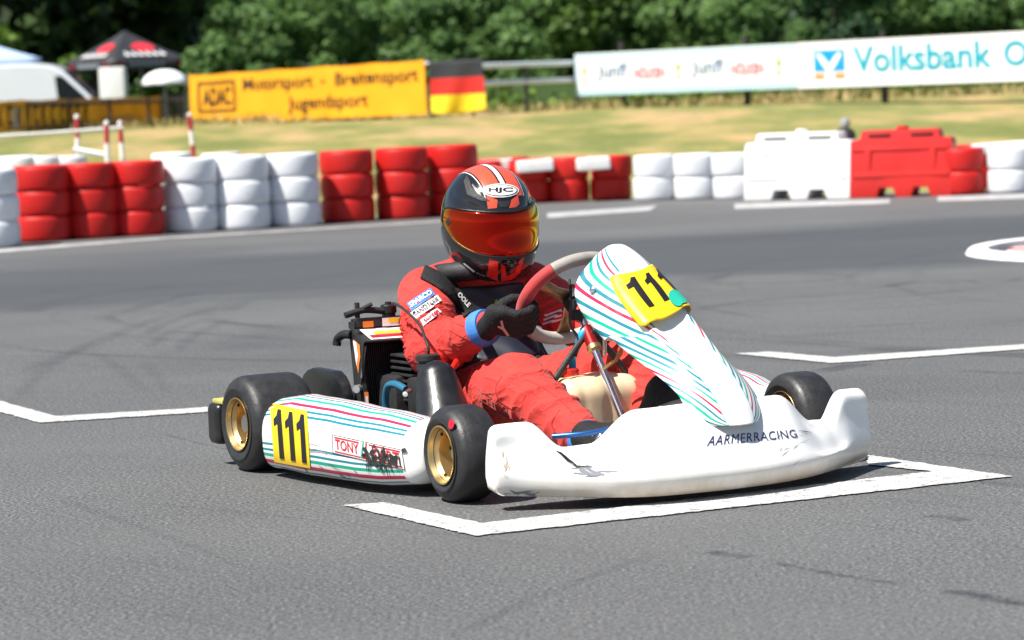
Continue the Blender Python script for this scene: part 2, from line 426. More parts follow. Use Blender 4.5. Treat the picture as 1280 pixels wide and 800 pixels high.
def leafy(name, dark, mid, light, scale=.55):
    g = NB(name); oi = g.node('ShaderNodeNewGeometry'); o = g.tc.outputs['Object']
    n = g.noise(o, scale, 3); r = oi.outputs['Random Per Island']
    k = g.math('ADD', g.math('MULTIPLY', n, .75), g.math('MULTIPLY', r, .3))
    c = g.ramp(k, [(.3, dark), (.52, mid), (.78, light)])
    g.set(g.b.inputs['Base Color'], c); g.b.inputs['Roughness'].default_value = .55; g.b.inputs['Specular IOR Level'].default_value = .25
    # thin leaves let a little light through
    tr = g.node('ShaderNodeBsdfTranslucent'); g.set(tr.inputs[0], c)
    mx = g.node('ShaderNodeMixShader'); mx.inputs[0].default_value = .25
    g.n.links.new(g.b.outputs[0], mx.inputs[1]); g.n.links.new(tr.outputs[0], mx.inputs[2])
    g.n.links.new(mx.outputs[0], g.n.nodes['Material Output'].inputs[0]); return g.m
def painted_tyre(name, col, dirt):
    g = NB(name); o = g.tc.outputs['Object']; w = g.node('ShaderNodeNewGeometry')
    oi = g.node('ShaderNodeObjectInfo')
    n = g.noise(g.mapping(w.outputs['Position'], (3, 3, 9)), 1.2, 5, .65); c = g.mix(g.rng(n, .5, .8, 0, .35), col, dirt)
    c = g.mix(g.math('MULTIPLY', oi.outputs['Random'], .16), c, dirt)
    sc_ = g.noise(g.mapping(w.outputs['Position'], (2.2, 2.2, 14)), 2.6, 5, .75); c = g.mix(g.rng(sc_, .62, .70, 0, .55), c, (.06, .05, .05))
    g.set(g.b.inputs['Base Color'], c); g.b.inputs['Roughness'].default_value = .5; g.b.inputs['Specular IOR Level'].default_value = .3
    g.bump(n, .15, .02); return g.m
def striped(name, stops, dirt=.25):
    """thin coloured lines along a moulded panel, read from its UV map"""
    g = NB(name); uv = g.node('ShaderNodeUVMap'); sep = g.node('ShaderNodeSeparateXYZ'); g.set(sep.inputs[0], uv.outputs[0])
    c = g.ramp(sep.outputs[1], stops, True)
    # lines stop short of both ends
    e = g.math('MULTIPLY', g.rng(sep.outputs[0], .0, .001), g.rng(sep.outputs[0], .93, .931, 1, 0))
    c = g.mix(e, (.80, .80, .77), c)
    o = g.tc.outputs['Object']; n = g.noise(o, 9, 6, .7); n2 = g.noise(g.mapping(o, (3, 20, 20)), 4, 4, .7)
    c = g.mix(g.rng(n, .56, .8, 0, dirt), c, (.42, .38, .32)); c = g.mix(g.rng(n2, .66, .72, 0, dirt * 1.6), c, (.25, .23, .21))
    g.set(g.b.inputs['Base Color'], c); g.b.inputs['Roughness'].default_value = .32; g.b.inputs['Coat Weight'].default_value = .25; g.b.inputs['Coat Roughness'].default_value = .12
    g.bump(n, .05, .02); return g.m
def white_plastic():
    g = NB('white_plastic'); o = g.tc.outputs['Object']
    n = g.noise(o, 7, 6, .7); st = g.noise(g.mapping(o, (20, 4, 30)), 2.2, 5, .7); sep = g.node('ShaderNodeSeparateXYZ'); g.set(sep.inputs[0], o)
    low = g.rng(sep.outputs[2], .02, .095, 1, 0)
    c = g.mix(g.rng(n, .5, .8, 0, .22), (.80, .80, .785), (.58, .52, .43))
    c = g.mix(g.math('MULTIPLY', low, g.rng(n, .3, .65, .45, 1.)), c, (.40, .30, .18))
    c = g.mix(g.rng(st, .66, .74, 0, .35), c, (.30, .29, .28))
    g.set(g.b.inputs['Base Color'], c); g.b.inputs['Roughness'].default_value = .33; g.bump(n, .06, .02); return g.m
def slick_rubber():
    g = NB('slick_rubber'); o = g.tc.outputs['Object']
    n = g.noise(o, 25, 5, .7); c = g.mix(g.rng(n, .4, .75, 0, .5), (.016, .016, .017), (.034, .034, .034))
    g.set(g.b.inputs['Base Color'], c); g.set(g.b.inputs['Roughness'], g.rng(n, .3, .7, .40, .62)); g.b.inputs['Specular IOR Level'].default_value = .55
    g.bump(g.noise(o, 90, 3, .6), .25, .004); return g.m
def suit_cloth(name, col, dark):
    g = NB(name); o = g.tc.outputs['Object']
    n = g.noise(o, 7, 4, .6); cr = g.noise(g.mapping(o, (6, 5, 10), (R(20), R(35), 0)), 1.3, 3, .5, 1.2); folds = g.math('POWER', g.math('SUBTRACT', 1., g.math('ABSOLUTE', g.math('MULTIPLY', g.math('SUBTRACT', cr, .5), 5.)), True), 3.); weave = g.noise(o, 420, 2)
    c = g.mix(g.rng(n, .35, .7, 0, .5), col, dark)
    g.set(g.b.inputs['Base Color'], c); g.b.inputs['Roughness'].default_value = .82; g.b.inputs['Specular IOR Level'].default_value = .2; g.b.inputs['Sheen Weight'].default_value = .08
    g.bump(g.math('ADD', g.math('MULTIPLY', folds, 1.), g.math('MULTIPLY', weave, .06)), .30, .02); return g.m
def mirror_visor():
    g = NB('mirror_visor'); lw = g.node('ShaderNodeLayerWeight'); lw.inputs[0].default_value = .42
    c = g.ramp(lw.outputs['Facing'], [(.0, (.42, .010, .006)), (.36, (.56, .05, .008)), (.50, (.88, .36, .02)), (.68, (.85, .68, .05)), (.90, (.10, .60, .22))])
    g.set(g.b.inputs['Base Color'], c); g.b.inputs['Metallic'].default_value = .92; g.b.inputs['Roughness'].default_value = .05
    return g.m
M_ASPH = asphalt(); M_PAINT = road_paint(); M_GRASS = dry_grass()
M_WP = white_plastic(); M_TYRE = slick_rubber()
M_RED_SUIT = suit_cloth('red_suit', (.58, .050, .040), (.44, .026, .022))
M_VISOR = mirror_visor()
M_GOLD = mat('gold_rim', (.62, .44, .20), .34, .9, var=.2, vscale=14)
M_CHROME = mat('chrome', (.72, .73, .75), .12, 1)
M_STEEL = mat('steel', (.45, .45, .46), .35, .9, var=.2)
M_ALU = mat('aluminium', (.55, .55, .55), .4, .8, var=.2, vscale=20)
M_BLK = mat('black_plastic', (.012, .012, .013), .32, var=.4, vscale=15, bump=.08)
M_BLKM = mat('black_matt', (.016, .016, .017), .6, var=.4, vscale=20, bump=.2)
M_BLKG = mat('black_gloss', (.010, .010, .012), .12, coat=.6)
M_GLOVE = mat('glove_knit', (.006, .006, .007), .8, var=.4, vscale=30, bump=.5, bscale=160, sheen=0)
M_BLUE = mat('blue_cloth', (.05, .20, .58), .7, bump=.3)
M_CREAM = mat('cream_plastic', (.72, .56, .36), .38, var=.12, vscale=10)
M_SUEDE = mat('red_suede', (.42, .028, .030), .75, var=.25, vscale=18, sheen=.3)
M_WSUEDE = mat('white_grip', (.50, .46, .41), .6, var=.15, vscale=20)
M_REDM = mat('red_anodised', (.45, .02, .02), .3, .6)
M_ORANGE = mat('orange_print', (.85, .22, .03), .4)
M_REDP = mat('red_print', (.52, .01, .03), .4)
M_REDB = mat('bright_red_paint', (.60, .020, .012), .25, coat=.5)
M_HSTRIPE = mat('helmet_red', (.72, .085, .04), .28, coat=.4)
M_YEL = mat('yellow_plate', (.86, .58, .015), .35, var=.06)
M_INK = mat('black_ink', (.012, .012, .014), .4)
M_NAVY = mat('navy_ink', (.02, .02, .10), .4)
M_WHT = mat('white_print', (.80, .80, .80), .4)
M_GREEN = mat('green_print', (.02, .42, .30), .4)
M_TEALH = mat('teal_hose', (.02, .13, .22), .25, coat=.3)
M_BLUEH = mat('blue_hose', (.02, .38, .72), .3)
M_CORE = mat('radiator_core', (.020, .020, .021), .5, .4)
TEAL, GRN, RED_, WH, CYN = (.01, .20, .26), (.0, .38, .24), (.62, .015, .07), (.80, .80, .78), (.10, .50, .55)

# ------------------------------------------------------------------ ground, track, painted lines
def sm(t): t = min(1, max(0, t)); return t * t * (3 - 2 * t)
def gz(x, y):
    if y < 29: z = -.02
    elif y < 61: z = -.02 + .70 * sm((y - 29) / 30)
    else: z = -.02 + .70 * (1 - sm((y - 61) / 6))
    if y > 176: z += (y - 176) * .16
    if 24 < y < 110: z += .05 * sm((y - 33) / 6) * mnoise.noise((x * .4, y * .25, 2))
    return z
ys = list(np.concatenate([np.linspace(-120, 20, 8), np.arange(24, 70, .8), np.linspace(72, 120, 12), np.linspace(130, 900, 14)]))
xs = list(np.concatenate([np.linspace(-500, -30, 8), np.arange(-28, 28.1, 1.0), np.linspace(32, 500, 8)]))
v, f = loft([[(x, y, gz(x, y)) for x in xs] for y in ys])
tag(pyobj('ground', v, [q[::-1] for q in f], M_GRASS), kind='structure')
v = [(-70, -60, 0), (70, -60, 0), (70, 26.4, 0), (4.2, 27.35, 0), (2.2, 28.1, 0), (.5, 29.6, 0), (-.6, 27.3, 0), (-4.2, 25.4, 0), (-12, 22, 0), (-70, 10, 0)]
bm = bmesh.new(); bm.faces.new([bm.verts.new(p) for p in v]); tag(bobj('track', bm, M_ASPH, smooth=False), kind='structure')

M_PAINT_OLD = mat('worn_road_paint', (.36, .36, .36), .7, var=.3, vscale=6)
def strip_poly(name, polys, z=.004, mt=None):
    bm = bmesh.new()
    for p in polys:
        # wobble the edges a little, as rolled-on paint has
        q = []
        for i in range(len(p)):
            a, b = Vector((*p[i][:2], 0)), Vector((*p[(i + 1) % len(p)][:2], 0)); n = max(2, int((b - a).length / .009))
            nr = (b - a).normalized().cross(Vector((0, 0, 1)))
            for k in range(n):
                c = a.lerp(b, k / n); wv = mnoise.noise((c.x * 16, c.y * 16, i)) * .007 + mnoise.noise((c.x * 55, c.y * 55, i)) * .006 + mnoise.noise((c.x * 130, c.y * 130, i)) * .004
                q.append(bm.verts.new((c.x + nr.x * wv, c.y + nr.y * wv, z)))
        f_ = bm.faces.new(q)
        if f_.normal.z < 0: f_.normal_flip()
    bmesh.ops.triangulate(bm, faces=bm.faces)
    o = bobj(name, bm, mt or M_PAINT, smooth=False); tag(o, kind='structure'); return o
G = lambda u, v: tuple(on_ground(u, v)[:2])
strip_poly('start_box_marking', [[G(429, 633), G(481, 629.5), G(601, 655.5), G(1166, 590.5), G(1084, 582), G(1086, 570.5), G(1266, 597), G(594, 671.5)]])
strip_poly('start_box_marking', [[G(-60, 478), G(-8, 500), G(70, 521.5), G(270, 509.5), G(600, 490), G(600, 495), G(268, 515.5), G(50, 529.5), G(-30, 508), G(-90, 484)]])
strip_poly('start_box_marking', [[G(918, 443), G(962, 440.5), G(1043, 447.5), G(1300, 430), G(1300, 436), G(1040, 455)]])
strip_poly('track_edge_line', [[G(684, 267), G(684, 273), G(812, 264), G(822, 257.5)]], mt=M_PAINT_OLD)
strip_poly('track_edge_line', [[G(918, 255), G(918, 262), G(1112, 255), G(1112, 249.5)]], mt=M_PAINT_OLD)
strip_poly('track_edge_line', [[G(1172, 246), G(1172, 252.5), G(1330, 247), G(1330, 241)]], mt=M_PAINT_OLD)
strip_poly('track_edge_line', [[G(-40, 315), G(-40, 319.5), G(200, 299.5), G(402, 287.2), G(595, 275.2), G(595, 273.8), G(402, 285.8), G(200, 297.8)]], mt=M_PAINT_OLD)
# raised kerb round the inside of the bend (runs out of the frame)
M_KERBW = mat('kerb_white', (.72, .72, .71), .6, var=.12, vscale=9, bump=.3, bscale=40)
kc = Vector((4.50, 17.62, 0)); RX, RY, krot = 1.80, 1.58, 0
def kp(a, k, z): 
    x, y = RX * k * math.cos(a), RY * k * math.sin(a)
    return (kc.x + x * math.cos(krot) - y * math.sin(krot), kc.y + x * math.sin(krot) + y * math.cos(krot), z)
prof = [(1.0, -.005), (.99, .026), (.98, .036), (.935, .038), (.925, .030), (.92, -.004)]
v, f = loft([[kp(2 * math.pi * i / 96, k, z) for i in range(96)] for k, z in prof], closed_v=True)
o = pyobj('kerb', v, [q[::-1] for q in f], M_KERBW, auto=40); tag(o, kind='structure')
g = NB('kerb_stripes'); wv = g.node('ShaderNodeTexWave', wave_type='BANDS', bands_direction='DIAGONAL'); g.set(wv.inputs[0], g.tc.outputs['Object']); wv.inputs['Scale'].default_value = 1.5
g.set(g.b.inputs['Base Color'], g.mix(g.rng(g.noise(g.tc.outputs['Object'], 6, 4), .5, .8, 0, .4), g.ramp(wv.outputs[0], [(0, (.55, .02, .02)), (.68, (.72, .66, .65))], True), (.3, .27, .26))); g.b.inputs['Roughness'].default_value = .6
v, f = loft([[kp(2 * math.pi * i / 96, k, z) for i in range(96)] for k, z in [(.87, -.003), (.86, .012), (.6, .026), (.01, .04)]], closed_v=True)
o = pyobj('kerb_apron', v, [q[::-1] for q in f], g.m); tag(o, kind='structure')

# dry grass blades on the bank
bm = bmesh.new(); rg = random.Random(3)
for i in range(9000):
    y = 56.5 + 9 * rg.random(); x = (rg.random() * 2 - 1) * (y * .21 + 2)
    if y < 33 and rg.random() < .5: continue
    h = rg.uniform(.015, .05) * (4.5 if y > 57.5 else 1); wd = rg.uniform(.02, .05); a = rg.random() * 6.28; z = gz(x, y)
    dx, dy = math.cos(a) * wd, math.sin(a) * wd; lx, ly = rg.uniform(-.12, .12), rg.uniform(-.12, .12)
    vs = [bm.verts.new(p) for p in ((x - dx, y - dy, z - .02), (x + dx, y + dy, z - .02), (x + lx, y + ly, z + h))]
    bm.faces.new(vs)
g = NB('grass_blades'); ge = g.node('ShaderNodeNewGeometry'); pa = g.noise(g.mapping(g.tc.outputs['Object'], (.30, .16, 1)), 1.3, 5, .55)
k = g.math('ADD', g.math('MULTIPLY', pa, .8), g.math('MULTIPLY', ge.outputs['Random Per Island'], .25))
g.set(g.b.inputs['Base Color'], g.ramp(k, [(.35, (.12, .14, .03)), (.48, (.25, .22, .07)), (.62, (.40, .30, .13)), (.8, (.46, .35, .18))])); g.b.inputs['Roughness'].default_value = .8
tag(bobj('dry_grass', bm, g.m, smooth=False), kind='stuff')

# ------------------------------------------------------------------ trees
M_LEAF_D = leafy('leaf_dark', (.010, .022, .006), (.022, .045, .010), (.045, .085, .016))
M_LEAF_M = leafy('leaf_mid', (.050, .105, .028), (.095, .185, .048), (.150, .25, .065), .14)
M_LEAF_L = leafy('leaf_light', (.05, .10, .012), (.095, .175, .02), (.16, .25, .03))
M_BARK = mat('bark', (.09, .07, .05), .9, var=.4, vscale=6, bump=.6, bscale=18)
def leaf_cloud(bm, lumps, n, size, rg, hollow=.55):
    """many small leaf sprays spread through overlapping lumps"""
    wts = [r_[0] * r_[1] * r_[2] for _, r_ in lumps]; tot = sum(wts)
    for (c, r_), wt in zip(lumps, wts):
        for _ in range(int(n * wt / tot)):
            d = Vector((rg.gauss(0, 1), rg.gauss(0, 1), rg.gauss(0, 1))).normalized()
            q = hollow + (1 - hollow) * rg.random() ** .6
            q *= 1 + .22 * mnoise.noise((d.x * 2.3 + c[0], d.y * 2.3 + c[1], d.z * 2.3 + c[2]))
            p = Vector((c[0] + d.x * r_[0] * q, c[1] + d.y * r_[1] * q, c[2] + d.z * r_[2] * q))
            nrm = (d + Vector((rg.gauss(0, .6), rg.gauss(0, .6), rg.gauss(0, .6) + .35))).normalized(); u_ = nrm.orthogonal().normalized(); u_.rotate(Matrix.Rotation(rg.random() * 6.28, 3, nrm)); w_ = nrm.cross(u_)
            s = size * rg.uniform(.55, 1.35)
            bm.faces.new([bm.verts.new(p + u_ * a * s + w_ * b * s) for a, b in ((-.5, -.18), (0, -.42), (.55, .0), (.1, .45), (-.4, .3))])
def crown_lumps(h0, h1, r_, rg, n=14):
    out = []
    for i in range(n):
        t = rg.random(); z = h0 + (h1 - h0) * t; rad = r_ * (math.sin(math.pi * (.12 + .8 * t)) ** .7); a = rg.random() * 6.28; k = rg.random() ** .5 * rad * .75
        s = r_ * rg.uniform(.32, .55); out.append(((math.cos(a) * k, math.sin(a) * k, z), (s, s, s * rg.uniform(.6, .9))))
    return out
def tree(name, label, x, y, h0, h1, r_, n, size, mt, seed, trunk=True):
    rg = random.Random(seed); z0 = gz(x, y); root = tag(empty(name, (x, y, z0)), label, 'bush' if 'bush' in name else 'tree')
    bm = bmesh.new(); lumps = crown_lumps(h0, h1, r_, rg, 18); leaf_cloud(bm, lumps, n, size, rg)
    bobj('crown', bm, mt, root, False)
    bm = bmesh.new(); tr = .035 * h1
    add_tube(bm, [(0, 0, -.3), (rg.uniform(-.1, .1), 0, h1 * .3), (rg.uniform(-.3, .3), .1, h1 * .6), (0, 0, h1 * .9)], [tr, tr * .8, tr * .5, tr * .12], 10, 10)
    for c, _ in lumps[:7]:
        b = max(h0 * .8, c[2] * .55); add_tube(bm, [(0, 0, b), (c[0] * .5, c[1] * .5, (b + c[2]) * .52), c], [tr * .4, tr * .25, tr * .08], 6, 5)
    bobj('trunk', bm, M_BARK, root)
    return root
# grove at the left: high dark crowns with deep shade below
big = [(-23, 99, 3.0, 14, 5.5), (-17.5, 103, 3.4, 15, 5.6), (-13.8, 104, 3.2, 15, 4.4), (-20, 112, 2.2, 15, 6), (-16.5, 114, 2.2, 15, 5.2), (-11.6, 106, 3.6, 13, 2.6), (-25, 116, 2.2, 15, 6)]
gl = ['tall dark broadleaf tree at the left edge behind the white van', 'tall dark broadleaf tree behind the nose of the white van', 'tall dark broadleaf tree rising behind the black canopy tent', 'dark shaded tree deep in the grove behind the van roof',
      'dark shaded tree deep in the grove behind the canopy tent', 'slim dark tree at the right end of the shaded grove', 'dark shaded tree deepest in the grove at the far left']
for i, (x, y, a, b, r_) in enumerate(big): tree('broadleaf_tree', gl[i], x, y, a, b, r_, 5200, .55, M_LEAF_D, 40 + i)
tree('leafy_bush', 'yellow-green sunlit bush at the left edge above the blue canopy', -15.6, 92, .4, 3.5, 1.2, 1500, .26, M_LEAF_L, 61)
tree('leafy_bush', 'small yellow-green bush between the van roof and the black tent', -13.4, 93, .3, 2.6, .75, 700, .22, M_LEAF_L, 62)
tree('leafy_bush', 'mid green bush above the left end of the yellow banner', -8.6, 90, .2, 2.6, 1.25, 1700, .26, M_LEAF_M, 63)
tree('leafy_bush', 'low green bush in shade below the black tent and beside the parasol', -10.6, 92, .1, 1.9, .8, 700, .22, M_LEAF_L, 64)
tree('broadleaf_tree', 'bright green tree above the gap between flag and white sign', 5.0, 182, .4, 8.0, 3.4, 3600, .42, leafy('leaf_bright', (.03, .065, .012), (.065, .125, .02), (.115, .19, .03)), 65)
tree('broadleaf_tree', 'dusky blue-green tree above the middle of the white sign', 20.5, 183, .4, 8.4, 3.6, 3600, .42, leafy('leaf_dusky', (.010, .030, .014), (.022, .060, .026), (.045, .095, .036)), 66)
# wooded hillside: one mass
rs = np.random.RandomState(11); LC, LR, LN = [], [], []
for row, y in enumerate((184, 189, 194, 200, 206, 213, 221, 230)):
    n = int((y * .58 + 14) / 2.9)
    for i in range(n):
        x = -(y * .29 + 7) + (y * .58 + 14) * (i + rs.uniform(.1, .9)) / n; yy = y + rs.uniform(-3, 3)
        r_ = rs.uniform(1.7, 3.7) * (1 + row * .03); h = r_ * rs.uniform(1.5, 2.3); z = gz(x, yy)
        for c, q in crown_lumps(.2, h, r_, rnd, 9):
            LC.append((c[0] + x, c[1] + yy, c[2] + z)); LR.append(q); LN.append(230)
LC, LR = np.array(LC), np.array(LR); ii = np.repeat(np.arange(len(LC)), LN); N_ = len(ii)
d = rs.randn(N_, 3); d /= np.linalg.norm(d, axis=1, keepdims=True); d[:, 1] = np.where(rs.rand(N_) < .6, -np.abs(d[:, 1]), d[:, 1]); q = .75 + .25 * rs.rand(N_, 1) ** .6
c = LC[ii] + d * LR[ii] * q * (1 + .14 * np.sin(d[:, :1] * 7 + ii[:, None]) * np.cos(d[:, 2:] * 6 + ii[:, None]))
nr = d + rs.randn(N_, 3) * .5 + [0, 0, .3]; nr /= np.linalg.norm(nr, axis=1, keepdims=True)
u_ = np.cross(nr, rs.randn(N_, 3)); u_ /= np.linalg.norm(u_, axis=1, keepdims=True); w_ = np.cross(nr, u_); sz = .36 * rs.uniform(.6, 1.35, (N_, 1))
vv = np.stack([c - u_ * sz * .5, c - w_ * sz * .36, c + u_ * sz * .55, c + w_ * sz * .36], 1).reshape(-1, 3)
me = bpy.data.meshes.new('forest'); me.vertices.add(4 * N_); me.vertices.foreach_set('co', vv.ravel().astype(np.float32)); me.loops.add(4 * N_); me.loops.foreach_set('vertex_index', np.arange(4 * N_, dtype=np.int32))
me.polygons.add(N_); me.polygons.foreach_set('loop_start', np.arange(0, 4 * N_, 4, dtype=np.int32)); me.polygons.foreach_set('loop_total', np.full(N_, 4, np.int32)); me.update(calc_edges=True); me.validate()
tag(link('forest', me, M_LEAF_M, smooth=False), kind='stuff')
# green weeds behind the rails
bm = bmesh.new(); rg = random.Random(5)
for i in range(260):
    y = rg.uniform(61, 74); x = rg.uniform(-4, 15); z = gz(x, y); leaf_cloud(bm, [((x, y, z + .25), (.5, .4, rg.uniform(.25, .55)))], 60, .14, rg, .2)
tag(bobj('weeds', bm, M_LEAF_L, smooth=False), kind='stuff')

# ------------------------------------------------------------------ banners, rails, flag
def panel_obj(name, A, B, h, mt, parent, thick=.012, sag=.02, n=40, off=0., wav=.012):
    """upright sheet from A to B (bottom corners), with slight waves; local coordinates of parent's origin are world"""
    A = Vector(A); B = Vector(B); t = (B - A); nr = Vector((t.y, -t.x, 0)).normalized(); bm = bmesh.new(); rows = []
    for s in (0, 1):
        r_ = []
        for j in range(9):
            for i in range(n + 1):
                u_ = i / n; vv = j / 8; wv_ = wav * math.sin(u_ * 31 + vv * 2) + wav * mnoise.noise((u_ * 9, vv * 2, 4))
                p = A + t * u_ + Vector((0, 0, h * vv - sag * math.sin(math.pi * ((u_ * 5) % 1)) * vv)) + nr * (wv_ + off + (thick if s else 0))
                r_.append(p)
        rows.append(r_)
    N = n + 1; fs = []
    vs = rows[0] + rows[1]; K = len(rows[0])
    for j in range(8):
        for i in range(n):
            a = j * N + i; fs.append((a, a + N, a + N + 1, a + 1)); fs.append((K + a, K + a + 1, K + a + N + 1, K + a + N))
    per = [i for i in range(N)] + [j * N + n for j in range(1, 9)] + [8 * N + i for i in range(n - 1, -1, -1)] + [j * N for j in range(7, 0, -1)]
    for a, b in zip(per, per[1:] + per[:1]): fs.append((a, b, K + b, K + a))
    o = pyobj(name, [p - (parent.location if parent else Vector()) for p in vs], fs, mt, parent, True, 40)
    def fm(off2=.012):
        def f_(u_, vv):
            wv_ = wav * math.sin(u_ * 31 + vv * 2) + wav * mnoise.noise((u_ * 9, vv * 2, 4))
            p = A + t * u_ + Vector((0, 0, h * vv - sag * math.sin(math.pi * ((u_ * 5) % 1)) * vv)) + nr * (wv_ + off + thick + off2)
            return p - (parent.location if parent else Vector())
        return f_
    return o, fm
def put(name, bm, b, fm, mt, parent, nu=10, nv=3):
    fit_bm(bm, b); return decal(name, bm, fm, mt, parent, nu, nv)
M_BANY = mat('banner_yellow', (.86, .37, .010), .5, var=.05, vscale=2)
M_BANW = mat('banner_white', (.80, .80, .80), .45, var=.03, vscale=2)
M_POST = mat('fence_post_dark', (.035, .032, .030), .7, var=.3)
M_RAIL = mat('rail_galvanised', (.60, .65, .70), .4, .2, var=.10)
yb = tag(empty('banner', (-3.9, 58.5, .72)), 'long orange-yellow banner with dark lettering and a boxed word, left of the flag', 'banner')
A, B = Vector(at(240, 154.5, 62)), Vector(at(534, 143, 55))
_, fm = panel_obj('banner_sheet', A, B, 1.0, M_BANY, yb)
M_DK = mat('dark_brown_print', (.03, .022, .012), .5)
fr = [rect(.04, .22, .215, .27), rect(.04, .80, .215, .85), rect(.04, .27, .05, .80), rect(.205, .27, .215, .80)]
b_ = polys_bm([[(x, y) for x, y in p] for p in fr]); decal('lettering', b_, fm(), M_DK, yb, 4, 3)
put('lettering', text_bm('ADAC', .03), (.062, .34, .193, .73), fm(), M_DK, yb)
put('lettering', text_bm('Motorsport  -  Breitensport', .012), (.25, .55, .975, .88), fm(), M_DK, yb, 24)
put('lettering', text_bm('Jugendsport', .012), (.445, .12, .775, .46), fm(), M_DK, yb, 14)
def rail_fence(name, label, A, B, zs, n, h, parts=('post', 'rail'), r_=.035, mp=M_POST, mr=M_RAIL, cat='fence', rr=.035):
    A = Vector(A); B = Vector(B); root = tag(empty(name, A), label, cat)
    for i in range(n):
        p = (B - A) * (i / (n - 1)); zb = gz(A.x + p.x, A.y + p.y) - A.z
        tube(parts[0], [(p.x, p.y, zb - .1), (p.x, p.y, zb + h)], r_, mp, root, 8)
    for z in zs: tube(parts[1], [(0, 0, z), (B.x - A.x, B.y - A.y, z + B.z - A.z)], rr, mr, root, 8)
    return root
nr = Vector((B.y - A.y, -(B.x - A.x), 0)).normalized()
rail_fence('rail_fence', 'dark post fence carrying the orange-yellow banner', A - nr * .12 + Vector((0, 0, 0)), B - nr * .12, [.06, .93], 7, 1.15)
# flag
fr_ = tag(empty('flag', at(570, 110, 54.7)), 'black, red and gold striped flag hung on the rail beside the yellow banner', 'flag')
A, B = Vector(at(539, 141, 55)), Vector(at(605, 138, 54.4)); t = B - A; H_ = .93
bm = bmesh.new(); rows = []
for j in range(25):
    r_ = []
    for i in range(31):
        u_, vv = i / 30, j / 24; p = A + t * u_ + Vector((0, 0, H_ * vv)); wv_ = .065 * math.sin(u_ * 9 + 2.5 * (1 - vv)) * (1.15 - vv) - .05
        if vv < .34: p += Vector((0, 0, .12 * (1 - vv / .34) * (1 - 4 * (u_ - .42) ** 2) * -.35)) ; wv_ += .05 * math.sin(u_ * 5 - 1) * (1 - vv / .34)
        p += Vector((.05 * (1 - vv) * (1 if u_ > .9 else 0) * (u_ - .9) * 10, wv_, 0)); r_.append(bm.verts.new(p - fr_.location))
    rows.append(r_)
for j in range(24):
    for i in range(30):
        q = bm.faces.new((rows[j][i], rows[j][i + 1], rows[j + 1][i + 1], rows[j + 1][i])); q.material_index = 0 if j >= 16 else 1 if j >= 8 else 2
o = bobj('flag_cloth', bm, [mat('flag_black', (.02, .022, .028), .7), mat('flag_red', (.55, .015, .01), .7), mat('flag_gold', (.80, .56, .01), .7)], fr_)
sd_ = o.modifiers.new('thickness', 'SOLIDIFY'); sd_.thickness = .004
# rails between flag and sign
rail_fence('guard_rail', 'pale two-bar metal rail between the flag and the white sign', Vector(at(592, 136, 56.0)), Vector(at(722, 129, 58.9)), [.79, .46], 3, .86, rr=.05)
# white sign boards
A, B = Vector(at(721, 120, 58.7)), Vector(at(1000, 110.5, 54.2)); C2 = Vector(at(1290, 100.5, 49.85))
nr = Vector((B.y - A.y, -(B.x - A.x), 0)).normalized()
rail_fence('rail_fence', 'dark post fence behind the two white sign boards', A - nr * .14 + Vector((.8, -.2, -.1)), C2 - nr * .14 + Vector((0, 0, -.1)), [.15, .8], 4, 1.28, r_=.06)
s1 = tag(empty('sign_board', A), 'long white sign board with pale blue border, pink lettering and small bottle marks', 'sign')
_, fm = panel_obj('board', A, B - (B - A).normalized() * .01, .815, M_BANW, s1, sag=0, wav=.002)
M_PALEB = mat('pale_blue_border', (.40, .64, .68), .5)
decal('border', polys_bm([rect(.004, .02, .996, .13), rect(.004, .9, .996, .97), rect(.004, .13, .014, .9), rect(.985, .13, .996, .9)]), fm(.006), M_PALEB, s1, 10, 4)
M_PINK = mat('pink_print', (.60, .07, .11), .5); M_GREYB = mat('grey_blue_print', (.14, .22, .32), .5); M_OLIVE = mat('olive_print', (.28, .34, .02), .5); M_OR2 = mat('orange_print2', (.8, .25, .05), .5)
for k in (0, 1):
    x0 = .105 + .435 * k
    put('lettering', text_bm('Junff', .015), (x0, .32, x0 + .145, .74), fm(), M_GREYB, s1)
    put('lettering', text_bm('NÖLKEN', .02), (x0 + .175, .36, x0 + .315, .66), fm(), M_PINK, s1)
for k in (0, 1, 2):
    x0 = .045 + .437 * k
    decal('emblem', polys_bm([[(x0 - .009, .52), (x0 + .009, .52), (x0 + .006, .66), (x0, .74), (x0 - .006, .66)]]), fm(), M_OLIVE, s1, 2, 3)
    decal('emblem', polys_bm([rect(x0 - .005, .30, x0 + .005, .46)]), fm(), M_OR2, s1, 2, 3)
s2 = tag(empty('sign_board', B), 'long white bank sign board with cyan lettering and a square blue emblem', 'sign')
_, fm = panel_obj('board', B, C2, .82, M_BANW, s2, sag=0, wav=.002, off=.01)
M_CYAN = mat('cyan_print', (.0, .34, .46), .5); M_BLUEP = mat('blue_print', (.0, .30, .62), .5)
L = (C2 - B).length; sx = 1 / 290  # one px of the frame
em = [rect(.075, .36, .215, .81)]
decal('emblem', polys_bm(em), fm(), M_BLUEP, s2, 8, 4)
decal('emblem', polys_bm([[(.085, .72), (.10, .76), (.118, .68), (.145, .50), (.172, .68), (.19, .76), (.205, .72), (.17, .44), (.155, .36), (.135, .36), (.12, .44)]]), fm(.016), M_WHT, s2, 6, 3)
for x0 in (.075, .168): decal('emblem', polys_bm([rect(x0, .20, x0 + .047, .30)]), fm(), M_OR2, s2, 3, 2)
put('lettering', text_bm('Volksbank', .02), (.252, .30, .848, .86), fm(), M_CYAN, s2, 14)
put('lettering', text_bm('O', .02), (.895, .31, .99, .83), fm(), M_CYAN, s2, 4)

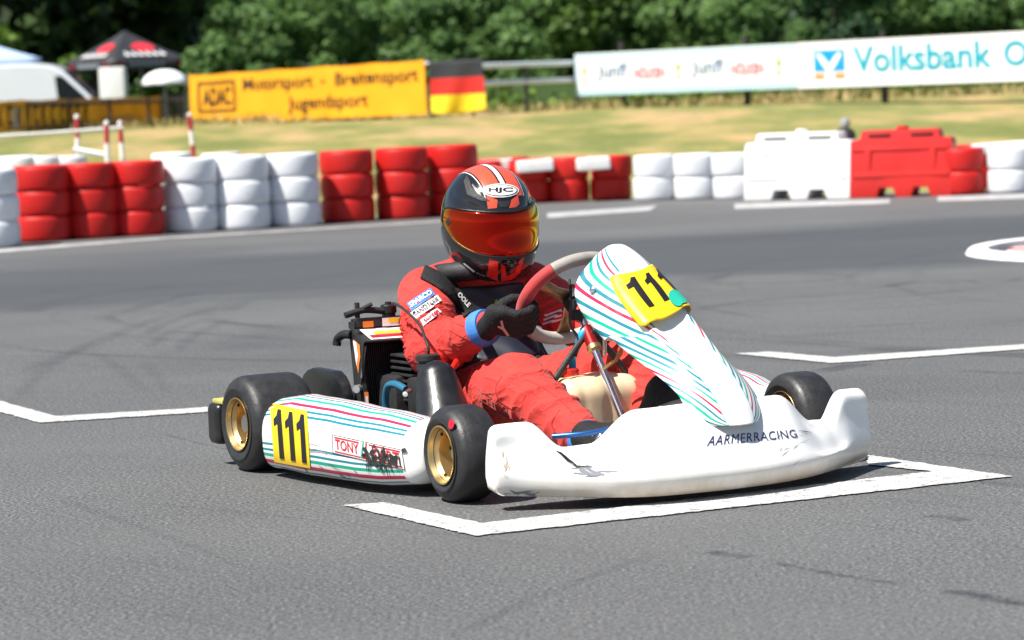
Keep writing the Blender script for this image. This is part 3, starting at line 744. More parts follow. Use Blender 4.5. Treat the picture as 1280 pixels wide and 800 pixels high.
# ------------------------------------------------------------------ left paddock: van, tent, parasol, fence
def van():
    p0 = Vector(at(160, 128, 80)); root = tag(empty('panel_van', (p0.x, 80, gz(p0.x, 80))), 'white high-roof panel van parked behind the fence at the left edge', 'van')
    W_ = mat('van_white', (.70, .73, .78), .25, coat=.4, var=.03, vscale=1)
    prof = [(0, .45), (.02, .95), (-.12, 1.12), (-.85, 1.42), (-1.75, 2.42), (-2.1, 2.58), (-2.6, 2.63), (-5.7, 2.60), (-5.85, 2.50), (-5.92, .50), (-5.85, .38), (-.1, .36)]
    bm = bmesh.new(); f0 = bm.faces.new([bm.verts.new((x, 0, z)) for x, z in prof]); r_ = bmesh.ops.extrude_face_region(bm, geom=[f0])
    bmesh.ops.translate(bm, vec=(0, 1.95, 0), verts=[e for e in r_['geom'] if isinstance(e, bmesh.types.BMVert)])
    bmesh.ops.recalc_face_normals(bm, faces=bm.faces)
    bmesh.ops.bevel(bm, geom=[e for e in bm.edges if len(e.link_faces) == 2 and e.calc_face_angle() > .1], offset=.09, segments=3, affect='EDGES', clamp_overlap=True)
    root.scale = (1, 1, .91)
    bobj('body', bm, W_, root)
    glass = mat('dark_glass', (.010, .014, .018), .25, spec=.2)
    b_ = prism_bm([(-.98, 1.44), (-1.72, 2.22), (-1.92, 2.22), (-1.86, 1.52), (-1.75, 1.42)], .012, Matrix(((1, 0, 0, 0), (0, 0, 1, -.006), (0, 1, 0, 0), (0, 0, 0, 1))))
    bobj('window', b_, glass, root)
    ws = bmesh.new(); a = Vector((-.90, .12, 1.47)); b2 = Vector((-1.72, .15, 2.40)); nrm = Vector((.75, 0, .67)) * .012
    ws.faces.new([ws.verts.new(q + nrm) for q in (a, Vector((-.90, 1.83, 1.47)), Vector((-1.72, 1.80, 2.40)), b2)]); ob = bobj('windscreen', ws, glass, root); sm_ = ob.modifiers.new('t', 'SOLIDIFY'); sm_.thickness = .01
    trim = mat('van_trim_grey', (.16, .17, .19), .5)
    box('side_rail', (-4.3, -.012, 1.32), (2.1, .03, .16), trim, root); box('lit_door_panel', (-2.9, -.010, 1.40), (1.9, .02, .25), mat('van_lit_panel', (.78, .80, .82), .25), root)  # lit copy of the van white: brightness put into the panel's colour
    box('sill', (-3, -.01, .55), (5.4, .04, .22), trim, root)
    for yy in (-.12, 2.07): box('mirror', (-1.0, yy, 1.42), (.16, .2, .3), W_, root, bevel=.05)
    for x in (-1.0, -4.6):
        for yy in (.1, 1.85):
            wbm = bmesh.new(); add_lathe(wbm, [(.18, -.1), (.30, -.11), (.35, -.06), (.35, .06), (.30, .11), (.18, .1)], axisM((x, yy, .35), (0, 1, 0)), 24, True)
            wh = bobj('wheel', wbm, M_BLKM, root)
            lathe('rim', [(.0, -.07), (.1, -.08), (.185, -.06), (.185, .06)], M_ALU, wh, axisM((x, yy, .35), (0, 1, 0) if yy < 1 else (0, -1, 0)), 24)
    return root
van()
def canopy(name, label, c, hw, z_eave, z_peak, mt, rot=R(38), val=.28, deco=True):
    root = tag(empty(name, (c[0], c[1], gz(c[0], c[1])), rot), label, 'tent'); z0 = root.location.z
    ze, zp = z_eave - z0, z_peak - z0; cs = [(-hw, -hw), (hw, -hw), (hw, hw), (-hw, hw)]
    rows = []; k = 12
    for i in range(k + 1):
        t_ = i / k; r_ = []
        for a, b in zip(cs, cs[1:] + cs[:1]):
            for j in range(8):
                u_ = j / 8; x = a[0] + (b[0] - a[0]) * u_; y = a[1] + (b[1] - a[1]) * u_; z = ze + (zp - ze) * (t_ ** 1.15) - .05 * math.sin(math.pi * u_) * (1 - t_)
                r_.append((x * (1 - t_) * 1.0, y * (1 - t_) * 1.0, z))
        rows.append(r_)
    v, f = loft(rows, True); roof = pyobj('roof', v, f, mt, root, True, 25); s_ = roof.modifiers.new('t', 'SOLIDIFY'); s_.thickness = .01
    rows = [[(x * 1.004, y * 1.004, z - val * q - (.06 * math.sin(i * .8) ** 2) * q) for i, (x, y, z) in enumerate(rows[0])] for q in (0, .5, 1)]
    v, f = loft(rows, True); va = pyobj('valance', v, f, mt, root); s_ = va.modifiers.new('t', 'SOLIDIFY'); s_.thickness = .008
    for x, y in cs: tube('leg', [(x * .98, y * .98, 0), (x * .98, y * .98, ze)], .03, M_ALU, root, 8)
    return root, ze, zp, hw
M_TENTB = mat('tent_black', (.028, .030, .034), .55, var=.15, vscale=2)
rt, ze, zp, hw = canopy('canopy_tent', 'black pyramid canopy tent with red round marks and white lettering', (at(158, 75, 90).x, 90), 1.28, at(158, 74, 90).z, at(157, 38, 90).z, M_TENTB)
MR_ = mat('tent_red_print', (.62, .03, .05), .5)
for side, (nx, ny) in enumerate(((0, -1), (1, 0), (-1, 0))):
    def on_roof(u_, vv, nx=nx, ny=ny, off=.02):      # u along the eave -1..1, v up the slope 0..1
        tx, ty = -ny, nx; k = hw * (1 - vv); z = ze + (zp - ze) * vv ** 1.15
        return Vector((nx * k + tx * u_ * hw, ny * k + ty * u_ * hw, z + off)) + Vector((nx, ny, 0)) * off
    decal('roof_emblem', polys_bm([ellipse(.1, .42, .30, .16)]), lambda u_, vv: on_roof(u_, vv), MR_, rt, 5, 5)
    sc_ = [[(-.55 + .19 * i + a, .10 + b * .16) for a, b in ((0, 0), (.04, 1), (.09, 1), (.10, .4), (.15, .5), (.13, 0))] for i in range(6)]
    decal('roof_lettering', polys_bm(sc_), lambda u_, vv: on_roof(u_, vv), M_WHT, rt, 5, 3)
    vl = [[(-.5 + .16 * i + a, b) for a, b in ((0, .2), (.0, .7), (.08, .75), (.12, .3))] for i in range(6)]
    decal('valance_lettering', polys_bm(vl), lambda u_, vv, nx=nx, ny=ny: Vector((nx * hw * 1.02 - ny * u_ * hw, ny * hw * 1.02 + nx * u_ * hw, ze - .30 + .25 * vv)), mat('tent_grey_print', (.28, .31, .36), .6), rt, 4, 3)
    for q in (-.78, .78): decal('valance_emblem', polys_bm([ellipse(q, .5, .10, .38, 20)]), lambda u_, vv, nx=nx, ny=ny: Vector((nx * hw * 1.02 - ny * u_ * hw, ny * hw * 1.02 + nx * u_ * hw, ze - .30 + .25 * vv)), mat('tent_dark_red', (.22, .01, .015), .6), rt, 3, 3)
canopy('canopy_tent', 'pale blue canopy corner poking in at the left edge above the van', (at(-52, 75, 88).x, 88), 1.75, at(10, 74, 88).z, at(-52, 40, 88).z, mat('tent_pale_blue', (.42, .55, .78), .6))
# parasol
px_ = at(206, 100, 84); root = tag(empty('parasol', (px_.x, 84, gz(px_.x, 84)), R(20)), 'white parasol standing behind the left end of the yellow banner', 'parasol'); zt = at(206, 87, 84).z - root.location.z
rows = []
for i in range(9):
    t_ = i / 8; rr = .66 * math.sin(t_ * 1.5) / math.sin(1.5); rows.append([(rr * math.cos(a), rr * math.sin(a), zt - .42 * (1 - math.cos(t_ * 1.35)) / (1 - math.cos(1.35)) + .012 * math.cos(8 * a) * t_) for a in [2 * math.pi * j / 48 for j in range(48)]])
v, f = loft(rows, True); o = pyobj('canopy', v, [q[::-1] for q in f], mat('parasol_white', (.78, .80, .80), .6), root); s_ = o.modifiers.new('t', 'SOLIDIFY'); s_.thickness = .006
tube('pole', [(0, 0, 0), (0, 0, zt)], .02, M_ALU, root, 8); lathe('foot', [(.0, .0), (.25, 0), (.25, .06), (.04, .1), (.0, .1)], M_BLKM, root, None, 24)
# white cabinet
bx = at(141, 130, 78); root = tag(empty('storage_cabinet', (bx.x, 78, gz(bx.x, 78))), 'tall plain white cabinet between the van nose and the parasol', 'cabinet'); zt = at(141, 84, 78).z - root.location.z
W2 = mat('cabinet_white', (.78, .78, .76), .4, var=.03)
box('carcass', (0, .3, zt / 2 + .03), (.66, .55, zt - .06), W2, root, bevel=.03); box('door', (.02, .016, zt / 2 + .05), (.58, .02, zt - .2), mat('cabinet_door', (.74, .74, .72), .35), root, bevel=.01)
tube('handle', [(.25, -.03, zt * .5), (.25, -.03, zt * .62)], .012, M_ALU, root, 8); box('plinth', (0, .3, .03), (.6, .5, .06), M_BLKM, root)
# left fence with yellow banner sheets
A, B = Vector(at(-20, 166, 56)), Vector(at(201, 157.5, 60.5))
fc = rail_fence('rail_fence', 'metal rail fence behind the shabby yellow-brown banner at the left', A + Vector((.02, .15, 0)), B + Vector((.5, .25, 0)), [.05, .50], 6, .60, mp=M_POST, mr=M_POST)
lb = tag(empty('banner', A), 'shabby yellow-brown banner with smudged dark letters in front of the white van', 'banner')
M_BANO = mat('banner_ochre', (.60, .33, .010), .6, var=.3, vscale=3)
_, fm = panel_obj('banner_sheet', A, B, .60, M_BANO, lb, wav=.02)
rg = random.Random(2); st = []
for i in range(12):
    x0 = .03 + .047 * i + rg.uniform(-.006, .006); k = rg.choice((0, 1, 2)); s = .028
    if k == 0: st += [[(x0, .15), (x0 + .009, .15), (x0 + .016, .88), (x0 + .008, .88)], [(x0 + .016, .88), (x0 + .02, .88), (x0 + .03, .15), (x0 + .022, .15)]]
    elif k == 1: st += [[(x0, .15), (x0 + .009, .15), (x0 + .009, .85), (x0, .85)], [(x0 + .01, .5), (x0 + .022, .85), (x0 + .03, .85), (x0 + .014, .45)], [(x0 + .01, .5), (x0 + .022, .15), (x0 + .03, .15), (x0 + .014, .55)]]
    else: st += [rect(x0, .2, x0 + .008, .85), rect(x0 + .008, .7, x0 + .028, .85), rect(x0 + .008, .2, x0 + .028, .33)]
decal('lettering', polys_bm(st), fm(), mat('smudged_ink', (.045, .035, .012), .7), lb, 20, 3)
decal('lettering', polys_bm([rect(.0, .05, .045, .55), rect(.15, .1, .19, .75)]), fm(.009), mat('smudged_white', (.36, .33, .28), .7), lb, 6, 3)
decal('lettering', polys_bm([rect(.66, .12, .84, .42)]), fm(), mat('smudged_brown', (.40, .23, .06), .7), lb, 6, 3)
gp = tag(empty('mesh_gate', Vector(at(206, 156, 60.4))), 'dark mesh gate between the shabby banner and the yellow banner', 'gate')
for x in (0, .45): tube('post', [(x, 0, -.1), (x, 0, .62)], .03, M_POST, gp, 8)
bm = bmesh.new()
for i in range(14): add_tube(bm, [(.03 + .03 * i, 0, 0), (.03 + .03 * i, 0, .58)], .004, 5)
for i in range(8): add_tube(bm, [(.0, 0, .03 + .075 * i), (.45, 0, .03 + .075 * i)], .004, 5)
bobj('mesh', bm, M_POST, gp)
# red and white posts with pale rails
def marker_post(label, u, v0, v1, Y, r_=.025, lean=0):
    b_ = at(u + lean, v1, Y); t_ = at(u, v0, Y); root = tag(empty('marker_post', (b_.x, Y, gz(b_.x, Y))), label, 'post', 'red and white marker posts'); h = t_.z - root.location.z; dx = t_.x - b_.x
    g_ = [M_WHT, mat('post_red', (.42, .03, .05), .5)]
    bm = bmesh.new(); n = 5
    for i in range(n):
        k0 = len(bm.faces); add_tube(bm, [(dx * i / n, 0, h * i / n), (dx * (i + 1) / n, 0, h * (i + 1) / n)], r_, 10, 0, True); bm.faces.ensure_lookup_table()
        for f_ in bm.faces[k0:]: f_.material_index = (i + n) % 2
    bobj('pole', bm, g_, root); lathe('cap', [(r_ * 1.05, 0), (r_ * 1.05, .03), (.0, .045)], M_WHT, root, Matrix.Translation((dx, 0, h)), 12)
    return root
marker_post('red and white post furthest left, in front of the shabby banner', 96, 148, 196, 31)
marker_post('left one of two close short posts above the red tyres', 133, 156, 198, 30)
marker_post('right one of two close short posts above the red tyres', 150, 156, 198, 30.5, lean=5)
marker_post('tallest red and white post, at the left end of the yellow banner', 237, 145, 192, 36, .028, lean=7)
a, b = at(-20, 172, 30), at(153, 160, 30.4)
o = tube('guide_rail', [a, a.lerp(b, .5) + Vector((0, 0, -.004)), b], .022, mat('pale_rail', (.62, .62, .58), .5, var=.1), None, 8); tag(o, 'long pale bar running across the short marker posts at the left', 'rail')
a, b = at(92, 187, 29.6), at(131, 194, 29.6)
o = tube('guide_rail', [a, b], .03, M_WHT, None, 8); tag(o, 'short white bar lying slanted behind the red tyre stacks', 'rail')

# ------------------------------------------------------------------ tyre walls and plastic barriers
MT_R = painted_tyre('tyre_paint_red', (.52, .012, .010), (.28, .03, .025)); MT_W = painted_tyre('tyre_paint_white', (.72, .74, .78), (.42, .43, .45))
def tyre_mesh(r_, h, name):
    bm = bmesh.new(); e = h / 2
    add_lathe(bm, [(r_ * .55, -e * .8), (r_ * .62, -e * .98), (r_ * .84, -e), (r_ * .93, -e * .97), (r_ * .97, -e * .86), (r_ * .99, -e * .6), (r_, -e * .15), (r_, e * .15), (r_ * .99, e * .6), (r_ * .97, e * .86), (r_ * .93, e * .97), (r_ * .84, e), (r_ * .62, e * .98), (r_ * .55, e * .8), (r_ * .57, 0)], None, 40, True)
    bmesh.ops.recalc_face_normals(bm, faces=bm.faces)
    me = bpy.data.meshes.new(name); bm.to_mesh(me); bm.free(); return me
TM = {}
def tyre(x, y, z, r_, h, colr, label, grp, rg=random.Random(9)):
    k = (round(r_, 3), round(h, 3), colr)
    if k not in TM:
        TM[k] = tyre_mesh(r_, h, 'barrier_tyre'); TM[k].materials.append(MT_R if colr == 'red' else MT_W); TM[k].polygons.foreach_set('use_smooth', [True] * len(TM[k].polygons))
    o = bpy.data.objects.new('barrier_tyre', TM[k]); COL.objects.link(o); o.location = (x + rg.uniform(-.008, .008), y + rg.uniform(-.01, .01), z + h / 2); o.rotation_euler = (rg.uniform(-.012, .012), rg.uniform(-.012, .012), rg.random() * 6.28)
    return tag(o, label, 'tyre', grp)
LV3 = ('bottom', 'middle', 'top'); LV2 = ('lower', 'upper')
left = [('white', 'the white stack cut by the left edge', -16, 311), ('red', 'the first red stack from the left', 49, 303), ('red', 'the second red stack from the left', 110, 299), ('red', 'the red stack touching the white trio', 169, 295.5),
        ('white', 'the left stack of the white trio', 236, 291), ('white', 'the middle stack of the white trio', 302, 287.5), ('white', 'the right stack of the white trio', 366, 283.5),
        ('red', 'the red stack just right of the white trio', 435, 278.5), ('red', 'the second red stack right of the white trio', 504, 274.5), ('red', 'the red stack half behind the helmet', 566, 270.5)]
for c, wh, u, v in left:
    p = on_ground(u, v); 
    for k in range(3): tyre(p.x, p.y + .23, k * .208 + .003, .236, .208, c, f'{c} painted tyre at the {LV3[k]} of {wh}', 'tyres of the high wall at the left')
for k_, (c, wh) in enumerate((('white', 'a white stack out at the far left'), ('white', 'the outermost white stack at the far left'))):
    p = on_ground(-16, 311) + Vector((-.48 * (k_ + 1), -.255 * (k_ + 1), 0))
    for k in range(3): tyre(p.x, p.y + .23, k * .208 + .003, .236, .208, c, f'{c} painted tyre at the {LV3[k]} of {wh}', 'tyres of the high wall at the left')
right = [('red', 'the low red stack partly hidden by the helmet', 612, 256), ('red', 'the low red stack right beside the helmet', 663, 254.5), ('red', 'the middle low red stack right of the helmet', 712, 252.5), ('red', 'the low red stack touching the white ones', 766, 250.5),
         ('white', 'the low white stack beside the red ones', 820, 251), ('white', 'the middle low white stack', 872, 250), ('white', 'the low white stack half behind the white barrier', 920, 249.5)]
for c, wh, u, v in right:
    p = on_ground(u, v)
    for k in range(2): tyre(p.x, p.y + .2, k * .212 + .003, .2, .212, c, f'{c} painted {LV2[k]} tyre of {wh}', 'tyres of the low wall in the middle')
far_r = [('red', 'the red stack beside the red barrier', 1207, 244, 0), ('red', 'the red stack deep between barrier and white tyres', 1236, 239, .5), ('white', 'the white stack at the right edge', 1268, 242, 0)]
for c, wh, u, v, dy in far_r:
    p = on_ground(u, v)
    for k in range(2): tyre(p.x, p.y + .2 + dy, k * .205 + .003, .2, .205, c, f'{c} painted {LV2[k]} tyre of {wh}', 'tyres at the right end of the wall')
for k_, c in enumerate(('white', 'red', 'red', 'white')):
    p = on_ground(1268, 242) + Vector((.42 * (k_ + 1), -.02 * (k_ + 1), 0))
    for k in range(2): tyre(p.x, p.y + .2, k * .205 + .003, .2, .205, c, f'{c} painted {LV2[k]} tyre, {("first", "second", "third", "fourth")[k_]} stack beyond the right edge', 'tyres at the right end of the wall')
# pale caps and mats seen on and behind the walls
def mat_pad(label, u0, u1, v0, v1, Y, dep, mt, name='rubber_mat', cat='mat'):
    a = at((u0 + u1) / 2, v1, Y); wd = (u1 - u0) / CAM_F * Y; h = (v1 - v0) / CAM_F * Y
    root = bobj(name, (lambda bm: (add_box(bm, (0, 0, h / 2), (wd, dep, h), None, min(h, wd) * .2, 3), bm)[1])(bmesh.new()), mt); root.location = (a.x, Y + dep / 2, a.z); root.rotation_euler = (0, -R(2), R(3))
    return tag(root, label, cat)
M_MATW = mat('mat_white', (.75, .74, .73), .6, var=.08)
mat_pad('white rubber mat over the tyre stack right beside the helmet', 646, 692, 200, 215, 28.6, .3, M_MATW)
mat_pad('white rubber mat over the low red stack touching the white tyres', 722, 763, 197, 213, 28.45, .3, M_MATW)
mat_pad('pinkish white rubber mat just behind the top of the helmet', 596, 642, 200, 214, 28.9, .3, mat('mat_pink', (.70, .58, .57), .6))
mat_pad('long white slab lying over the tyres at the right edge', 1222, 1310, 178, 190, 27.0, .35, M_MATW, 'plastic_slab', 'slab')
for c, wh, u, v, Y, r_ in (('red', 'behind the helmet, left of the pair', 613, 197, 33, .14), ('red', 'behind the helmet, right of the pair', 643, 197, 33.2, .14)):
    b_ = at(u, v, Y); z = gz(b_.x, Y)
    for k in range(2): tyre(b_.x, Y, z + k * .17, r_ * 1.1, .17, c, f'dark red tyre {LV2[k]} in the short stack {wh}', 'tyres standing on the grass behind the wall')
rows_ = [('white', 'leftmost of the three white tyres behind the red stacks', 22, 29), ('white', 'middle one of the three white tyres behind the red stacks', 52, 29.1), ('white', 'rightmost of the three white tyres behind the red stacks', 84, 29.2), ('white', 'white tyre behind the left stack of the white trio', 215, 29.6), ('white', 'white tyre behind the middle stack of the white trio', 275, 30)]
for c, lb_, u, Y in rows_:
    top = at(u, 195 if u < 150 else 191, Y); z = gz(top.x, Y); h = .19; n = max(1, int(round((top.z - z) / h)))
    tyre(top.x, Y, top.z - h, .2, h, c, lb_, 'white tyres of the second row')
    for k in range(n - 1): tyre(top.x, Y, top.z - h * (k + 2), .2, h, 'white', ('lower', 'lowest', 'bottom')[min(k, 2)] + ' tyre under the ' + lb_, 'white tyres of the second row')
def water_barrier(label, uL, uR, vL, vR, mt, Hh):
    a, b = on_ground(uL, vL), on_ground(uR, vR); L_ = (b - a).length; rz = math.atan2(b.y - a.y, b.x - a.x)
    root = tag(empty('water_barrier', a, rz), label, 'barrier')
    out = [(0, .0), (.02, .0), (L_ * .26, .0), (L_ * .29, .085), (L_ * .42, .085), (L_ * .45, .0), (L_ * .60, 0), (L_ * .63, .085), (L_ * .76, .085), (L_ * .79, 0), (L_, 0),
           (L_, Hh * .80), (L_ * .985, Hh * .86), (L_ * .88, Hh * .87), (L_ * .87, Hh * .98), (L_ * .85, Hh), (L_ * .13, Hh), (L_ * .11, Hh * .98), (L_ * .10, Hh * .87), (L_ * .015, Hh * .86), (0, Hh * .80)]
    bm = prism_bm(out, .34, Matrix(((1, 0, 0, 0), (0, 0, 1, 0), (0, 1, 0, 0), (0, 0, 0, 1))), .018)
    for v_ in bm.verts:   # the body narrows upwards
        k = min(1, max(0, (v_.co.z - .12) / (Hh - .12))); v_.co.y = .17 + (v_.co.y - .17) * (1 - .42 * k)
    bobj('body', bm, mt, root)
    d = .4 * .17
    box('rib', (L_ / 2, .022, .20), (L_ * .95, .03, .05), mt, root, bevel=.014)
    box('rib', (L_ / 2, .045, .43), (L_ * .95, .02, .035), mt, root, bevel=.009)
    for x in (.18, .82): box('pillar', (L_ * x, .034, .31), (.055, .03, .24), mt, root, bevel=.014)
    dk = mat(mt.name + '_recess_shade', tuple(c * .25 for c in mt.node_tree.nodes['Principled BSDF'].inputs['Base Color'].default_value[:3]), .6)  # darkened barrier colour: shade inside the handle slots is put into the colour
    for x in (.29, .71): box('handle_slot', (L_ * x, .064, Hh * .93), (L_ * .22, .03, .028), dk, root, bevel=.01)
    lathe('filler_cap', [(0.055, 0), (.055, .03), (.0, .034)], mt, root, Matrix.Translation((L_ * .5, .17, Hh)), 20)
    return root
MB_W = mat('barrier_white', (.80, .80, .80), .35, var=.04, vscale=3); MB_R = mat('barrier_red', (.60, .022, .018), .35, var=.10, vscale=3)
water_barrier('white plastic water-filled barrier with two fork notches and handle slots', 930, 1062, 250.5, 248, MB_W, .60)
water_barrier('red plastic water-filled barrier with two fork notches and handle slots', 1063, 1190, 248, 244.5, MB_R, .60)
b_ = at(1057, 180, 33); root = tag(empty('bollard', (b_.x, 33, gz(b_.x, 33))), 'small black bollard with a pale round top behind the two plastic barriers', 'bollard'); h = at(1057, 147, 33).z - root.location.z
lathe('post', [(.0, 0), (.12, 0), (.115, h * .72), (.08, h * .80), (.035, h * .83), (.0, h * .83)], M_BLKM, root, None, 20); lathe('knob', [(.0, h * .82), (.05, h * .84), (.06, h * .91), (.045, h * .97), (0, h)], mat('bollard_grey', (.30, .31, .33), .5), root, None, 20)

# ================================================================== the kart (own axes: X forward, Y to its left, Z up)
kart = tag(empty('go_kart', (KX, KY, 0), KTH - math.pi / 2), 'white striped racing go-kart number 111 with red steering wheel and gold rims', 'go-kart')

# --- wheels
def wheel(x, yo, yi, r_, name, mark=False, rz=0):
    """yo / yi: outer and inner side of the tyre; the wheel hub is the part, tyre and rim its sub-parts"""
    s = 1 if yo > yi else -1; W_ = abs(yo - yi); c = (x, (yo + yi) / 2, r_); M = Matrix.Translation(c) @ Matrix.Rotation(rz, 4, 'Z') @ Matrix.Rotation(-s * math.pi / 2, 4, 'X')   # local z -> outwards
    hub = lathe(name, [(.0, W_ / 2 - .036), (.013, W_ / 2 - .036), (.016, W_ / 2 - .040), (.021, W_ / 2 - .048), (.021, -W_ * .2), (.055, -W_ * .21), (.055, -W_ * .26), (.02, -W_ * .27), (.02, -W_ * .5), (0, -W_ * .5)], M_STEEL, kart, M, 28)
    e = W_ / 2; b = .072
    prof = [(b - .004, e - .014), (b + .002, e - .007), (b + .014, e - .002), (r_ * .72, e + .002), (r_ * .72 + .003, e + .0035), (r_ * .72 + .006, e + .002), (r_ - .034, e + .000), (r_ - .018, e - .005), (r_ - .008, e - .013), (r_ - .003, e - .022), (r_ - .0005, e - .034), (r_, e * .45), (r_ + .0005, 0)]
    prof = prof + [(a, -z) for a, z in prof[-2::-1]]
    ty = lathe('tyre', prof, M_TYRE, hub, M, 96, False, 60, False)
    rim = bmesh.new()
    q = [(.079, e - .002), (.078, e + .001), (.074, e + .000), (.071, e - .008), (.067, e - .020), (.062, e - .026), (.061, e - .062), (.056, e - .068), (.036, e - .060), (.030, e - .052), (.022, e - .050), (.022, e - .056), (.034, e - .066), (.056, e - .074), (.064, e - .066), (.064, -e + .03), (.070, -e + .02), (.077, -e + .004)]
    add_lathe(rim, q, M, 56, False, False); bmesh.ops.recalc_face_normals(rim, faces=rim.faces)
    ro = bobj('rim', rim, M_GOLD, hub, True, 35); so = ro.modifiers.new('t', 'SOLIDIFY'); so.thickness = .002
    bl = bmesh.new()
    for k in range(3):
        a = 2 * math.pi * k / 3 + .6; add_lathe(bl, [(0, .0), (.0055, .0), (.0055, .012), (0, .012)], M @ Matrix.Translation((.029 * math.cos(a), .029 * math.sin(a), e - .053)), 8)
    bobj('wheel_bolts', bl, M_BLKM, hub)
    bd = bmesh.new()
    for k in range(3):
        a = 2 * math.pi * k / 3 + .1; add_lathe(bd, [(0, 0), (.004, 0), (.004, .005), (0, .005)], M @ Matrix.Translation((.062 * math.cos(a), .062 * math.sin(a), e - .026)), 8)
    bobj('bead_screws', bd, M_BLKM, hub)
    if mark:
        a0 = mark
        decal('paint_mark', polys_bm([ellipse(.5, .5, .5, .5, 20)]), lambda u_, v_: M @ Vector(((r_ * .79 + .028 * v_) * math.cos(a0 + .22 * (u_ - .5)), (r_ * .79 + .028 * v_) * math.sin(a0 + .22 * (u_ - .5)), e + .0035 - .006 * v_)), M_REDP, hub, 4, 4)
    return hub
RW = .725
wheel(0, -RW, -RW + .205, .140, 'rear_wheel'); wheel(0, RW, RW - .205, .140, 'rear_wheel')
wheel(1.045, -.602, -.602 + .128, .128, 'front_wheel', mark=R(50), rz=R(-2)); wheel(1.045, .602, .602 - .128, .128, 'front_wheel', rz=R(-2))
tube('rear_axle', [(0, -.70, .14), (0, .70, .14)], .025, M_STEEL, kart, 20)
for s in (-1, 1):
    tube('stub_axle', [(1.045, s * .50, .128), (1.045, s * .40, .125), (1.02, s * .36, .12)], .014, M_STEEL, kart, 10)
    tube('track_rod', [(.96, s * .03, .14), (.985, s * .42, .125)], .007, M_ALU, kart, 8)

# --- chassis
bm = bmesh.new()
for s in (-1, 1):
    add_tube(bm, [(-.12, s * .33, .10), (.05, s * .34, .06), (.25, s * .33, .035), (.65, s * .30, .035), (.95, s * .33, .04), (1.05, s * .36, .07)], .016, 12, 40)
    add_tube(bm, [(1.02, s * .34, .05), (1.14, s * .28, .045), (1.22, s * .12, .045), (1.24, 0, .045)], .014, 12, 24)
    add_tube(bm, [(.25, s * .33, .04), (.27, s * .47, .05), (.30, s * .55, .07), (.72, s * .52, .07), (.75, s * .45, .05), (.72, s * .30, .04)], .010, 10, 40)
add_tube(bm, [(.02, -.33, .06), (.02, .33, .06)], .015, 12); add_tube(bm, [(.58, -.30, .035), (.58, .30, .035)], .015, 12); add_tube(bm, [(.92, -.32, .04), (.92, .32, .04)], .014, 12)
bobj('chassis_frame', bm, mat('frame_grey', (.06, .062, .07), .35, .5, var=.2), kart)
bm = prism_bm([(.60, -.29), (.95, -.32), (1.15, -.26), (1.25, -.10), (1.25, .10), (1.15, .26), (.95, .32), (.60, .29)], .004, Matrix.Translation((0, 0, .014)))
bobj('floor_tray', bm, M_ALU, kart, False)
tube('front_hoop', [(1.10, -.30, .045), (1.22, -.29, .05), (1.27, -.27, .12), (1.28, -.24, .172), (1.30, -.15, .186), (1.31, .15, .186), (1.28, .24, .172), (1.27, .27, .12), (1.22, .29, .05), (1.10, .30, .045)], .0095, M_CHROME, kart, 14, 60)
tube('pedal_rod', [(1.235, -.37, .172), (1.29, -.30, .178), (1.345, -.165, .196)], .0075, mat('blue_bar', (.05, .16, .42), .25, .8), kart, 12, 16)
tube('front_hoop_stay', [(1.20, -.045, .055), (1.20, -.05, .165), (1.205, -.03, .205), (1.23, .06, .225), (1.24, .12, .20), (1.24, .14, .06)], .0115, M_STEEL, kart, 14, 30)
for s in (-1, 1):
    bm = bmesh.new(); add_tube(bm, [(1.13, s * .20, .04), (1.19, s * .19, .12), (1.20, s * .185, .17)], .008, 10, 12); add_tube(bm, [(1.20, s * .15, .165), (1.20, s * .23, .165)], .009, 10)
    bobj('pedal', bm, M_ALU, kart)

